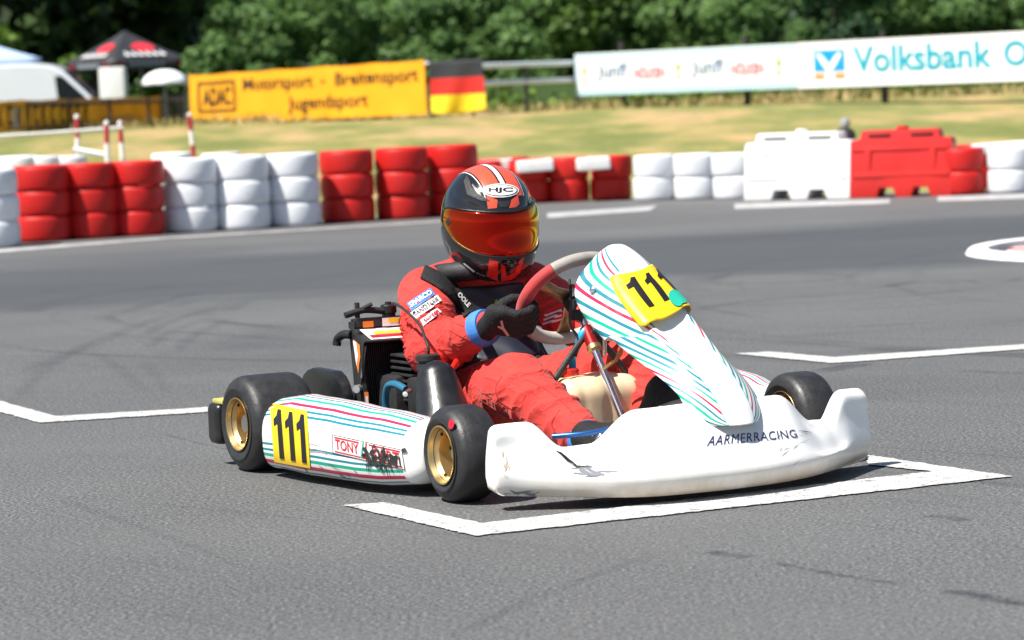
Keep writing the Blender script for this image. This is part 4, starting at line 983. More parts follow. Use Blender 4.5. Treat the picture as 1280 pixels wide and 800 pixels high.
# --- front fairing
def spl(x, xs, ys_):
    x = abs(x); i = 0
    while i < len(xs) - 2 and x > xs[i + 1]: i += 1
    t = sm((x - xs[i]) / (xs[i + 1] - xs[i])); return ys_[i] + (ys_[i + 1] - ys_[i]) * t
def lerp_(x, xs, ys_): return float(np.mean([np.interp(abs(abs(x) + d), xs, ys_) for d in np.linspace(-.07, .07, 15)]))
FW_ = .585
rows = []
Ys = np.concatenate([[-FW_ - .000, -FW_ + .002, -FW_ + .007, -FW_ + .016], np.linspace(-FW_ + .03, FW_ - .03, 86), [FW_ - .016, FW_ - .007, FW_ - .002, FW_]])
FCX = .006
for Y in Ys:
    y = Y
    ZT = spl(y, [0, .215, .345, .405, .49, .6], [.246, .242, .160, .156, .226, .222]); XT = lerp_(y, [0, .20, .36, .50, .6], [1.425, 1.42, 1.38, 1.30, 1.280])
    XL = lerp_(y, [0, .15, .30, .45, .55, .6], [1.535, 1.53, 1.49, 1.39, 1.315, 1.290]); ZL = lerp_(y, [0, .3, .6], [.024, .028, .046]) - (.014 * sm((y - .3) / .25))
    bul = lerp_(y, [0, .3, .45, .6], [.012, .012, .004, .010])
    bd = lerp_(y, [0, .40, .53, .6], [.17, .12, .052, .045])
    p = [(XT - bd, ZL + .03), (XT - bd * .5 - .02, ZT - .09), (XT - bd * .28 - .012, ZT - .018), (XT - bd * .15 - .012, ZT - .004), (XT - .010, ZT), (XT + .004, ZT - .006), (XT + .018, ZT - .022)]
    dX, dZ = XL - XT, ZT - ZL
    p += [(XT + dX * .40 + bul, ZT - dZ * .33), (XT + dX * .70 + bul * 1.3, ZT - dZ * .58), (XL - .001 + bul, ZL + .048), (XL, ZL + .018), (XL - .012, ZL + .003), (XL - bd * .25, ZL - .003), (XL - bd * 1.2, ZL + .006)]
    q = catmull(p, 44); cx_, cz_ = q[:, 0].mean(), q[:, 1].mean()
    d = FW_ - abs(y); k = 1 if d > .022 else math.sqrt(max(0, 1 - ((.022 - d) / .022) ** 2)); k = .80 + .20 * k
    rows.append([(cx_ + (x - cx_) * k, Y + FCX + .0012 * mnoise.noise((Y * 6, x * 8, 1)), cz_ + (z - cz_) * k + .0010 * mnoise.noise((Y * 7, z * 9, 5))) for x, z in q])
v, f = loft(rows); K = len(rows[0])
f = [q[::-1] for q in f]; f += [tuple(range(K)), tuple(range((len(rows) - 1) * K, len(rows) * K))[::-1]]
fair = pyobj('front_fairing', v, f, M_WP, kart, True, 55)
BF = bvh_of(fair)
decal('lettering', fit_bm(text_bm('AARMERRACING', .0, spacing=1.12)), lay_on(BF, quadmap((887, 545), (993, 537), (997, 547), (883, 558))), M_NAVY, fair, 16, 3)
rg = random.Random(4)
def scuffs(name, cx_, cy_, n, L_, wd, ang, sp, bvh, mt, parent):
    ps = []
    for i in range(n):
        x, y = rg.gauss(0, sp[0]), rg.gauss(0, sp[1]); a = ang + rg.gauss(0, .25); l = L_ * rg.uniform(.4, 1.2); w_ = wd * rg.uniform(.4, 1.3)
        ca, sa = math.cos(a), math.sin(a); ps.append([(cx_ + x - ca * l / 2, cy_ + y - sa * l / 2), (cx_ + x - sa * w_, cy_ + y + ca * w_), (cx_ + x + ca * l / 2, cy_ + y + sa * l / 2), (cx_ + x + sa * w_, cy_ + y - ca * w_)])
    decal(name, polys_bm(ps), lay_on(bvh, lambda u_, v_: (u_, v_), .0012), mt, parent, 6, 3)
M_SC = mat('scuff_grey', (.16, .17, .20), .5); M_SC2 = mat('scuff_pale', (.42, .41, .40), .5)
scuffs('scuff_mark', 735, 589, 26, 30, 1.5, .25, (7, 3), BF, M_SC, fair)
scuffs('scuff_mark', 742, 579, 12, 34, .7, .5, (14, 6), BF, M_SC2, fair)
decal('crack', polys_bm([[(694, 563), (702, 566), (712, 574), (722, 582), (742, 583), (721, 585), (709, 577), (700, 568)]]), lay_on(BF, lambda a, b: (a, b)), M_INK, fair, 6, 3)
decal('crack', polys_bm([[(997, 538), (1006, 539), (1016, 541), (1006, 540.5)]]), lay_on(BF, lambda a, b: (a, b)), M_SC, fair, 4, 2)
scuffs('scuff_mark', 650, 617, 10, 26, 1.2, .05, (16, 1.5), BF, M_SC, fair)
scuffs('scuff_mark', 632, 585, 9, 14, 1.0, 1.5, (3, 8), BF, mat('scuff_tan', (.60, .48, .38), .5), fair)
scuffs('scuff_mark', 985, 560, 10, 16, .5, -.5, (16, 10), BF, M_SC2, fair)

# --- front panel behind the number
Y0 = 0.
st_ = [(.955, .640, .022, .008, 0), (.985, .645, .046, .025, 0), (1.035, .618, .085, .065, 0), (1.09, .578, .122, .120, .004), (1.145, .536, .142, .160, .006), (1.20, .490, .146, .178, .014), (1.26, .440, .143, .178, .028), (1.32, .390, .134, .160, .026),
       (1.372, .348, .128, .130, .016), (1.418, .308, .122, .096, .006), (1.452, .272, .116, .074, .0), (1.478, .236, .114, .066, 0), (1.498, .202, .108, .066, 0), (1.508, .187, .092, .07, 0)]
S_ = catmull(st_, 70); NQ = 49
def nass(s, q):
    """s 0..1 down the panel, q -1..1 across"""
    t = s * 69; i = min(int(t), 68); a = S_[i] + (S_[i + 1] - S_[i]) * (t - i); tg = S_[i + 1] - S_[i]; nx, nz = -tg[1], tg[0]; l = math.hypot(nx, nz)
    nx, nz = (nx / l, nz / l) if nx / l > 0 else (-nx / l, -nz / l)
    ch = a[4] * max(0, 1 - (q / .42) ** 2) - a[4] * .35 * math.exp(-((abs(q) - .55) / .13) ** 2)
    return Vector((a[0] - nx * (ch) - a[3] * abs(q) ** 2.35, Y0 + .045 * sm((s - .3) / .6) + a[2] * q, a[1] - nz * ch - .02 * abs(q) ** 3 * (s < .5)))
rows = [[nass(i / 69, -1 + 2 * j / (NQ - 1)) for j in range(NQ)] for i in range(70)]
v, f = loft(rows)
WH2 = (.80, .80, .785)
def nass_mat():
    g = NB('panel_stripes'); uv = g.node('ShaderNodeUVMap'); sep = g.node('ShaderNodeSeparateXYZ'); g.set(sep.inputs[0], uv.outputs[0])
    a = g.math('ABSOLUTE', sep.outputs[1])
    stops = [(0, WH2)]; sq = [TEAL, RED_, TEAL, GRN, TEAL, RED_, TEAL, GRN, TEAL, TEAL, GRN, RED_, TEAL, GRN, TEAL]
    for k, c in enumerate(sq):
        p = .17 + .050 * k; stops += [(p, c), (p + .021, WH2)]
    lines = g.ramp(sep.outputs[0], stops, True)
    inn = g.rng(a, .42, .425)     # the lines cover the two flanks only
    c = g.mix(inn, WH2, lines)
    rim_ = g.math('MULTIPLY', g.rng(a, .405, .407), g.rng(a, .425, .427, 1, 0)); c = g.mix(g.math('MULTIPLY', rim_, g.rng(sep.outputs[0], .50, .51)), c, (.05, .35, .42))
    n = g.noise(g.tc.outputs['Object'], 12, 5, .7); c = g.mix(g.rng(n, .55, .8, 0, .22), c, (.45, .40, .32))
    g.set(g.b.inputs['Base Color'], c); g.b.inputs['Roughness'].default_value = .3; g.b.inputs['Coat Weight'].default_value = .2
    return g.m
pan = pyobj('front_panel', v, [q[::-1] for q in f], nass_mat(), kart, True)
uvl = pan.data.uv_layers.new(name='UVMap')
for lp in pan.data.loops:
    i, j = divmod(lp.vertex_index, NQ); s, q = i / 69, -1 + 2 * j / (NQ - 1)
    # lines sweep down towards the middle
    uvl.data[lp.index].uv = ((s + .55 * (abs(q) - 1) * (1 - .3 * s) + .30) / 1.3, q)
so = pan.modifiers.new('t', 'SOLIDIFY'); so.thickness = .004; so.offset = -1
def plate(u_, v_, off=.004):
    q = -.60 + 1.40 * u_; s = .432 - .205 * v_ - .05 * (u_ - .5) + .04 * (4 * (u_ - .5) ** 2 - .3) * (1 - v_)
    a = nass(s, q); b = nass(s, 0); n = (nass(s + .01, q) - a).cross(nass(s, q + .02) - a).normalized()
    if n.x < 0: n = -n
    lift = off + .018 * max(0, 1 - v_ * 1.3) * max(0, 1 - q * q)
    return a + n * lift
pl = decal('number_plate', polys_bm([[(.03, 0), (.97, 0), (1, .05), (1, .95), (.97, 1), (.03, 1), (0, .95), (0, .05)]]), plate, M_YEL, pan, 24, 14)
so = pl.modifiers.new('t', 'SOLIDIFY'); so.thickness = .003; so.offset = -1
ONE = [(.42, 0), (.68, 0), (.68, 1), (.50, 1), (.40, .86), (.22, .78), (.22, .64), (.42, .70)]
def ones(x0, w_, y0, h_, gap, n=3): return [[(x0 + k * gap + (x - .22) / .46 * w_, y0 + y * h_) for x, y in ONE] for k in range(n)]
decal('number', polys_bm(ones(.12, .17, .24, .64, .27)), lambda a, b: plate(a, b, .0065), M_INK, pl, 20, 10)
decal('sticker', polys_bm([ellipse(.68, .20, .135, .165)]), lambda a, b: plate(a, b, .0075), M_GREEN, pl, 8, 6)
lathe('panel_bolt', [(0, 0), (.009, 0), (.009, .006), (.004, .008), (0, .008)], M_CHROME, pan, axisM(nass(.30, -.82) + Vector((.0, -.002, .0)), (.5, -.8, .3)), 14)
tube('panel_stay', [(1.02, -.03, .50), (.93, -.02, .40), (.90, -.005, .34)], .006, M_ALU, kart, 8)
tube('panel_stay', [(1.12, -.05, .42), (1.00, -.03, .33), (.90, -.01, .30)], .005, mat('brass_rod', (.45, .30, .10), .4, .8), kart, 8)

# --- side pods
def pod_mat():
    stops = [(0, WH)]
    fr = lambda t: .235 + .475 * t
    for t, c, w_ in ((-.10, RED_, .006), (-.06, CYN, .006), (-.01, RED_, .006), (.045, CYN, .007), (.10, TEAL, .009), (.16, GRN, .011), (.23, RED_, .012), (.295, TEAL, .008), (.345, TEAL, .008), (.64, TEAL, .008), (.69, TEAL, .008), (.745, GRN, .010), (.81, RED_, .012), (.88, TEAL, .008)):
        p = fr(t); w_ *= 1.45
        stops += [(p, c), (p + w_, WH)]
    return striped('pod_stripes', stops)
M_POD = pod_mat(); POD_N = 64
def pod_section(x, s):
    t = (x - .135) / (.93 - .135)
    yo = np.interp(t, [0, .04, .3, .7, .95, 1], [-.705, -.722, -.715, -.685, -.628, -.600]); yi = yo + np.interp(t, [0, .1, .9, 1], [.10, .17, .15, .10])
    zt = np.interp(t, [0, .05, .2, .5, .8, .95, 1], [.205, .224, .240, .236, .222, .205, .180]); zb = np.interp(t, [0, .05, .3, .8, .95, 1], [.035, .022, .018, .022, .035, .06])
    out = []
    for k in range(POD_N):
        a = 2 * math.pi * (k / POD_N)   # starts at the inner side, over the top, to the outer face
        cy, cz = (yo + yi) / 2, (zt + zb) / 2; c_, s_ = math.cos(a), math.sin(a); e = .62
        y = cy - abs(c_) ** e * math.copysign(1, c_) * (yo - yi) / 2; z = cz + abs(s_) ** e * math.copysign(1, s_) * (zt - zb) / 2
        if z > cz: y += .030 * ((z - cz) / (zt - cz)) ** 2 * (1 if y < cy else 0)
        out.append((x, y * s, z + .0015 * mnoise.noise((x * 9, y * 9, z * 9))))
    return out
def side_pod(s):
    X = np.concatenate([[.135, .137, .142, .152], np.linspace(.17, .89, 60), [.91, .922, .928, .93]])
    rows = []
    for i, x in enumerate(X):
        sec = np.array(pod_section(x, s)); d = min(x - .135, .93 - x); k = 1 if d > .02 else .86 + .14 * math.sqrt(max(0, 1 - ((.02 - d) / .02) ** 2)); c = sec.mean(0); sec[:, 1:] = c[1:] + (sec[:, 1:] - c[1:]) * k; rows.append([tuple(p) for p in sec])
    v, f = loft(rows, True, True); o = pyobj('side_pod', v, f if s < 0 else [q[::-1] for q in f], M_POD, kart, True, 60)
    uvl = o.data.uv_layers.new(name='UVMap'); sec = np.array(pod_section(.5, 1)); dl = np.linalg.norm(np.roll(sec, -1, 0) - sec, axis=1); arc = np.concatenate([[0], np.cumsum(dl)]) / dl.sum()
    for p in o.data.polygons:
        wrap = max(o.data.loops[l2].vertex_index % POD_N for l2 in p.loop_indices) > POD_N * .8
        for li in p.loop_indices:
            i, j = divmod(o.data.loops[li].vertex_index, POD_N); vv = arc[j]
            if vv < .1 and wrap: vv = 1.
            uvl.data[li].uv = ((X[i] - .135) / .795, vv)
    return o
pod = side_pod(1); side_pod(-1)
BP = bvh_of(pod)
npl = decal('number_plate', polys_bm([rect(0, 0, 1, 1)]), lay_on(BP, quadmap((338, 504), (384.5, 514), (388.5, 585), (343.5, 577)), .0025), M_YEL, pod, 12, 14)
decal('number', polys_bm(ones(.08, .22, .08, .84, .31)), lay_on(BP, quadmap((338, 504), (384.5, 514), (388.5, 585), (343.5, 577)), .004), M_INK, npl, 10, 12)
LQ = quadmap((416, 543), (503, 562), (507, 587), (417, 566))
lg = decal('logo_sticker', polys_bm([rect(0, 0, 1, 1)]), lay_on(BP, LQ, .002), mat('sticker_white', (.78, .78, .76), .35), pod, 10, 6)
decal('logo_border', polys_bm([rect(0, 0, 1, .025), rect(0, .975, 1, 1), rect(0, .025, .006, .975), rect(.994, .025, 1, .975)]), lay_on(BP, LQ, .003), M_INK, lg, 10, 6)
decal('logo_border', polys_bm([rect(.03, .83, .38, .91), rect(.03, .08, .97, .15), rect(.52, .83, .97, .91)]), lay_on(BP, LQ, .003), M_REDP, lg, 10, 3)
def put_px(name, s, b, Q, bvh, off, mt, parent, bold=.01, nu=8, nv=3):
    bm = text_bm(s, bold); fit_bm(bm, b); return decal(name, bm, lay_on(bvh, Q, off), mt, parent, nu, nv)
put_px('lettering', 'TONY', (.04, .24, .37, .80), LQ, BP, .0032, M_REDP, lg, .02); put_px('lettering', 'KART', (.56, .24, .95, .80), LQ, BP, .0032, M_REDP, lg, .02)
decal('logo_border', polys_bm([[(.385, .1), (.405, .1), (.455, .95), (.435, .95)]]), lay_on(BP, LQ, .0032), M_GREEN, lg, 3, 5); decal('logo_border', polys_bm([[(.435, .1), (.455, .1), (.50, .95), (.48, .95)]]), lay_on(BP, LQ, .0032), M_REDP, lg, 3, 5)
rg = random.Random(8); bl = []
for i in range(40):
    cx_, cy_ = rg.gauss(475, 10), rg.gauss(571, 5.5); r_ = rg.uniform(1.0, 3.2); n = 9; bl.append([(cx_ + r_ * rg.uniform(.5, 1.2) * math.cos(2 * math.pi * k / n) * 1.2, cy_ + r_ * rg.uniform(.5, 1.3) * math.sin(2 * math.pi * k / n)) for k in range(n)])
for i in range(26):
    x = rg.uniform(456, 500); y = rg.uniform(568, 580); bl.append([(x, y), (x + 1.4, y), (x + 2 + rg.uniform(0, 3), y + rg.uniform(8, 20)), (x + 1 + rg.uniform(-1, 1), y + rg.uniform(6, 14))])
for i, p in enumerate(bl): pass
bm = bmesh.new()
for i, p in enumerate(bl):
    bm.faces.new([bm.verts.new((x, y, 0)) for x, y in p])
decal('scuff_mark', bm, lay_on(BP, lambda a, b: (a, b), .0046), mat('rubber_scuff', (.022, .024, .022), .75, var=.4, vscale=60), pod, 8, 6)
scuffs('scuff_mark', 395, 560, 9, 26, .5, .05, (12, 5), BP, M_SC2, pod)
scuffs('scuff_mark', 420, 588, 8, 18, .5, .5, (22, 5), BP, M_SC, pod)
scuffs('scuff_mark', 357, 545, 8, 12, 1.0, 1.4, (2, 10), BP, M_SC, pod)

# --- steering
HUB = Vector((.735, .0, .483)); SU = Vector((.575, 0, .82)).normalized(); SN = Vector((.82, 0, -.575)).normalized()
def rimp(a, k=1.): return HUB + Vector((0, .162, 0)) * math.cos(a) * k + SU * .146 * math.sin(a) * (k if math.sin(a) > 0 else k * .93)
stw = tube('steering_wheel', [HUB - SN * .012, HUB + SN * .016], .034, M_BLKM, kart, 24)
def rimseg(name, a0, a1, mt, r_=.0185):
    tube(name, [rimp(R(a0 + (a1 - a0) * i / 30)) for i in range(31)], r_, mt, stw, 16)
rimseg('rim_grip', 129, 222, M_SUEDE, .0195); rimseg('rim_grip', -42, 49, M_SUEDE, .0195); rimseg('rim_band', 222.3, 317.7, M_WSUEDE); rimseg('rim_band', 49.3, 128.7, mat('grey_grip', (.30, .275, .25), .65, var=.2, vscale=20))
for a in (152, 28, 270):
    p = rimp(R(a), .93); d = (p - HUB); sd2 = d.cross(SN).normalized(); bm = bmesh.new()
    pr = [HUB + sd2 * .026, HUB + d * .5 + sd2 * .015, p + sd2 * .022, p - sd2 * .022, HUB + d * .5 - sd2 * .015, HUB - sd2 * .026]
    f0 = bm.faces.new([bm.verts.new(q) for q in pr]); ob = bobj('spoke', bm, mat('spoke_bronze', (.38, .24, .14), .4, .8), stw); so = ob.modifiers.new('t', 'SOLIDIFY'); so.thickness = .006
B_ = bvh_of(stw.children[3])
decal('lettering', polys_bm([rect(0, 0, 1, 1)]), lay_on(B_, quadmap((718, 323.5), (752, 319), (753, 327), (720, 331.5)), .001), M_WHT, stw, 8, 3)
put_px('lettering', 'TONYKART', (.05, .2, .95, .8), quadmap((718, 323.5), (752, 319), (753, 327), (720, 331.5)), B_, .0018, M_REDP, stw, .02)
CT, CB = Vector((.765, .0, .445)), Vector((.985, .0, .155))
col = tube('steering_column', [CT, CB], .0105, M_CHROME, kart, 20)
dv = (CB - CT)
tube('column_boss', [HUB + SN * .01, CT + dv * .05], .019, M_REDM, col, 16); tube('column_boss', [CT + dv * .13, CT + dv * .21, CT + dv * .3], .018, M_REDM, col, 16); tube('column_collar', [CT + dv * .30, CT + dv * .335], .021, M_GOLD, col, 16)
bm = bmesh.new(); add_tube(bm, [CT + dv * .27, CT + dv * .27 + Vector((-.02, -.02, .01)), (.80, -.25, .10), (.80, -.29, .04)], .009, 10, 20); add_tube(bm, [CT + dv * .27, CT + dv * .27 + Vector((-.01, .03, .01)), (.82, .25, .10), (.82, .29, .04)], .009, 10, 20)
bobj('column_support', bm, M_BLKM, kart)
bm = bmesh.new(); add_box(bm, HUB + SN * .035 + Vector((0, .028, 0)), (.012, .10, .05), None, .004); add_box(bm, HUB + SN * .05 + Vector((0, -.02, -.01)), (.03, .03, .03), None, .004)
bobj('hub_bracket', bm, M_BLKM, kart)
bm = bmesh.new()
for dy, dz in ((.05, -.02), (.075, -.03), (.055, -.045), (.03, .0)): add_lathe(bm, [(0, 0), (.007, 0), (.006, .005), (0, .006)], axisM(HUB + Vector((.055, dy, dz)), (1, -.5, .3)), 10)
bobj('bracket_bolts', bm, M_CHROME, kart)
tube('cable', [HUB + Vector((.03, -.03, .06)), HUB + Vector((.07, -.05, .02)), HUB + Vector((.06, -.05, -.06)), (.80, -.03, .38), (.80, -.04, .33)], .004, M_BLKM, kart, 8, 24)

# --- fuel tank
def tank_fn(P):
    d = rbox(P, (.775, .015, .150), (.105, .135, .124), .055); g_ = .006 * np.exp(-((P[:, 1] - .02) / .014) ** 2) + .004 * np.exp(-((P[:, 1] + .06) / .014) ** 2)
    return d + g_
tank = sdf_obj('fuel_tank', tank_fn, (.64, -.15, .01), (.98, .21, .31), .006, M_CREAM, kart, relax=2)
lathe('tank_cap', [(0, 0), (.030, 0), (.031, .004), (.031, .022), (.027, .026), (0, .026)], M_REDB, tank, Matrix.Translation((.745, -.035, .268)), 24)
lathe('tank_cap', [(0, 0), (.016, 0), (.016, .02), (0, .022)], M_REDB, tank, Matrix.Translation((.80, .11, .268)), 16)
bl_ = tube('fuel_hose', [(.72, -.005, .295), (.735, -.012, .325), (.775, -.02, .355), (.80, -.02, .385), (.80, .0, .41)], .011, M_BLUEH, kart, 12, 24)

# --- seat, engine side, radiator
def torso_shell(P, k):
    a = smin(ell(P, (.24, .02, .16), (.24, .20, .15)), cap_(P, (.12, .02, .20), (.045, .02, .47), .205, .185), .08); return a
def seat_fn(P):
    d0 = torso_shell(P, 0); sh = np.maximum(d0 - .012, -(d0 + .002)); cut = np.maximum(P[:, 2] - (.46 - .9 * np.clip(P[:, 0] - .0, 0, .3)), P[:, 0] - .52); return np.maximum(sh, cut)
sdf_obj('seat', seat_fn, (-.22, -.25, .005), (.56, .28, .56), .008, M_BLKG, kart)
rad = empty('radiator', (0, 0, 0), 0, kart)
RO, RU, RV = Vector((.185, -.392, .15)), Vector((.02, .165, .0)), Vector((-.028, 0, .243))     # lower corner, across, up
Rn = RU.cross(RV).normalized();  Rn = Rn if Rn.x > 0 else -Rn
def slab(name, o_, u_, v_, n_, t, mt, parent, bev=.003):
    bm = bmesh.new(); vs = [bm.verts.new(p) for p in (o_, o_ + u_, o_ + u_ + v_, o_ + v_)]; f0 = bm.faces.new(vs); r_ = bmesh.ops.extrude_face_region(bm, geom=[f0]); bmesh.ops.translate(bm, vec=n_ * t, verts=[e for e in r_['geom'] if isinstance(e, bmesh.types.BMVert)])
    bmesh.ops.recalc_face_normals(bm, faces=bm.faces)
    if bev: bmesh.ops.bevel(bm, geom=list(bm.edges), offset=bev, segments=2, affect='EDGES', clamp_overlap=True)
    return bobj(name, bm, mt, parent)
core = bmesh.new()
for i in range(26):
    o_ = RO + RU * (i / 26); bmv = [core.verts.new(p) for p in (o_, o_ + RU * (.55 / 26), o_ + RU * (.55 / 26) + RV, o_ + RV)]; f0 = core.faces.new(bmv); r_ = bmesh.ops.extrude_face_region(core, geom=[f0]); bmesh.ops.translate(core, vec=Rn * .012, verts=[e for e in r_['geom'] if isinstance(e, bmesh.types.BMVert)])
bmesh.ops.recalc_face_normals(core, faces=core.faces)
bobj('core', core, M_CORE, rad, False); slab('core', RO - Rn * .05, RU, RV, Rn, .048, M_CORE, rad)
M_RADP = mat('radiator_print', (.68, .66, .62), .35)
sl = slab('side_tank', RO - RU * .085 - Rn * .055, RU * .08, RV, Rn, .085, M_BLKM, rad); slab('side_tank', RO + RU * 1.005 - Rn * .055, RU * .08, RV, Rn, .08, M_BLKM, rad)
# hood over the top of the core
hp = RO + RV; fwd = Vector((.105, 0, -.050))
a0, a1 = hp - RU * .10 + Vector((0, 0, .012)) - Rn * .03, hp + RU * 1.12 + Vector((0, 0, .012)) - Rn * .03
hood = pyobj('hood', [a0, a1, a1 + fwd + Vector((.0, .01, .014)), a0 + fwd + Vector((.0, -.008, .014))], [(0, 1, 2, 3)], M_BLKM, rad, False); so = hood.modifiers.new('t', 'SOLIDIFY'); so.thickness = .005
def on_hood(u_, v_): return a0.lerp(a1, u_).lerp(a0.lerp(a1, u_) + fwd + Vector((0, 0, .014)), v_) + Vector((0, 0, .006))
decal('sticker', polys_bm([rect(.08, .18, .95, .92)]), on_hood, M_WHT, hood, 3, 3); decal('sticker', polys_bm([rect(.22, .45, .72, .62)]), lambda a, b: on_hood(a, b) + Vector((0, 0, .0015)), M_YEL, hood, 3, 3); decal('sticker', polys_bm([rect(.12, .66, .86, .84)]), lambda a, b: on_hood(a, b) + Vector((0, 0, .0015)), M_REDP, hood, 3, 3)
wl = pyobj('hood_cheek', [a0, a0 + fwd + Vector((0, -.008, .014)), RO - RU * .09 + RV * .42 + Rn * .03, RO - RU * .09 + RV * .30], [(0, 1, 2, 3)], M_BLKM, rad, False); so = wl.modifiers.new('t', 'SOLIDIFY'); so.thickness = .003
def on_cheek(u_, v_): return (a0.lerp(RO - RU * .09 + RV * .30, v_)).lerp((a0 + fwd + Vector((0, -.008, .014))).lerp(RO - RU * .09 + RV * .42 + Rn * .03, v_), u_) + Vector((.0, -.005, 0))
decal('sticker', polys_bm([[(.25, .12), (.75, .12), (.80, .4), (.42, .75), (.2, .5)]]), on_cheek, M_ORANGE, wl, 4, 4); decal('sticker', polys_bm([[(.22, .15), (.5, .12), (.6, .4), (.3, .6)]]), lambda a, b: on_cheek(a, b) + Vector((0, -.001, 0)), M_WHT, wl, 4, 4)
wr = pyobj('hood_cheek', [a1, a1 + fwd + Vector((0, .01, .014)), RO + RU * 1.09 + RV * .50 + Rn * .03, RO + RU * 1.09 + RV * .45], [(0, 1, 2, 3)], M_CREAM, rad, False); so = wr.modifiers.new('t', 'SOLIDIFY'); so.thickness = .003
sk = RO - RU * .09 + Rn * .032
decal('sticker', polys_bm([rect(0, 0, 1, 1)]), lambda u_, v_: sk + RU * (.005 + .075 * u_) + RV * (.02 + .26 * v_), M_ORANGE, rad, 2, 2); decal('sticker', polys_bm([rect(.2, .3, .8, .8)]), lambda u_, v_: sk + RU * (.005 + .075 * u_) + RV * (.02 + .26 * v_) + Rn * .001, M_WHT, rad, 2, 2)
tube('support_rod', [RO - RU * .10 + RV * .45 + Rn * .03, a0 + fwd * .9], .004, M_STEEL, rad, 8)
tp = hp + RU * .55 - Rn * .03
slab('top_tank', hp - RU * .06 - Rn * .075 + Vector((0, 0, .006)), RU * 1.1, Rn * .07, Vector((0, 0, 1)), .035, M_BLKM, rad, .008)
def on_tt(u_, v_): return hp - RU * .06 - Rn * .004 + Vector((0, 0, .009)) + RU * 1.1 * u_ + Vector((.002, 0, .030 * v_))
decal('sticker', polys_bm([rect(.45, .1, .95, .9)]), on_tt, M_WHT, rad, 2, 2); decal('sticker', polys_bm([rect(.55, .45, .80, .85)]), lambda a, b: on_tt(a, b) + Vector((.001, 0, 0)), M_YEL, rad, 2, 2); decal('sticker', polys_bm([rect(.72, .15, .9, .5)]), lambda a, b: on_tt(a, b) + Vector((.001, 0, 0)), M_REDP, rad, 2, 2); decal('sticker', polys_bm([rect(.12, .1, .3, .7)]), on_tt, M_ORANGE, rad, 2, 2)
lathe('radiator_cap', [(0, 0), (.020, 0), (.020, .012), (.024, .014), (.024, .034), (.020, .038), (.010, .040), (.010, .046), (0, .047)], M_BLK, rad, Matrix.Translation(tp + Vector((-.035, .03, .035))), 18, auto=30)
tube('cap_lead', [tp + Vector((-.02, .055, .075)), tp + Vector((-.01, .075, .07)), tp + Vector((.0, .085, .03))], .009, M_REDB, rad, 10, 12)
bm = bmesh.new(); add_tube(bm, [tp + Vector((-.04, -.11, .05)), tp + Vector((-.035, -.05, .062)), tp + Vector((-.03, .01, .055))], .010, 10, 12); add_tube(bm, [tp + Vector((-.04, -.07, .04)), tp + Vector((-.04, -.07, .085))], .008, 8); add_tube(bm, [tp + Vector((-.05, -.09, .05)), tp + Vector((-.02, -.03, .08))], .006, 8)
bobj('linkage', bm, M_BLKM, rad)
tube('overflow_pipe', [(.14, -.41, .385), (.11, -.42, .385), (.08, -.425, .372), (.075, -.428, .352)], .013, M_BLK, rad, 12, 16)
bm = bmesh.new(); add_lathe(bm, [(0, 0), (.012, 0), (.012, .02), (0, .02)], axisM(RO - RU * .11 + RV * .33 + Rn * .01, (.5, -.8, 0)), 12); bobj('mount_bolt', bm, M_ALU, rad)
# engine block with fins, carburettor and leads
eng = box('engine', (.19, -.29, .16), (.24, .14, .22), M_BLKM, kart, bevel=.02)
bm = bmesh.new()
for i in range(8): add_box(bm, (.30, -.27, .20 + .018 * i), (.13, .13, .007), None, .002)
bobj('cylinder_fins', bm, M_BLKM, eng)
lathe('spark_cap', [(0, 0), (.018, 0), (.018, .04), (.010, .06), (0, .062)], M_REDB, eng, axisM((.34, -.27, .335), (.2, .1, 1)), 16)
tube('spark_lead', [(.34, -.27, .39), (.32, -.26, .43), (.24, -.25, .44), (.18, -.27, .42)], .006, M_BLKM, eng, 8, 20)
box('carburettor', (.47, -.33, .22), (.12, .09, .11), M_BLKM, eng, bevel=.012)
bm = bmesh.new(); add_lathe(bm, [(0, 0), (.03, 0), (.034, .03), (.026, .034), (.026, .05), (.0, .052)], axisM((.47, -.31, .30), (.3, .4, .8)), 18); bobj('red_cover', bm, M_REDB, eng)
bm = bmesh.new(); [add_tube(bm, [(.42, -.26, .30 + .02 * i), (.50, -.25, .315 + .012 * i), (.55, -.30, .30)], .008, 8, 12) for i in range(3)]; bobj('red_leads', bm, M_REDB, eng)
tube('coolant_hose', [(.44, -.44, .13), (.425, -.45, .20), (.45, -.455, .255), (.50, -.455, .268), (.545, -.445, .255)], .0105, M_TEALH, kart, 14, 30)
tube('exhaust_pipe', [(.05, -.27, .18), (-.10, -.25, .22), (-.16, -.10, .22), (-.15, .20, .22)], [.03, .045, .05, .035], M_STEEL, kart, 18, 30)
# chain guard beside the axle
bm = prism_bm([(-.165, .07), (.155, .07), (.155, .18), (.150, .215), (.135, .243), (.112, .264), (.08, .278), (-.06, .280), (-.095, .272), (-.125, .256), (-.148, .230), (-.162, .19)], .035, Matrix.Translation((0, -.415, 0)) @ Matrix(((1, 0, 0, 0), (0, 0, -1, 0), (0, 1, 0, 0), (0, 0, 0, 1))), .01)
cgd = bobj('chain_guard', bm, M_BLK, kart)
lathe('bearing_ring', [(.034, 0), (.044, 0), (.044, .012), (.036, .014)], M_ALU, cgd, axisM((0.02, -.452, .155), (0, -1, 0)), 28)
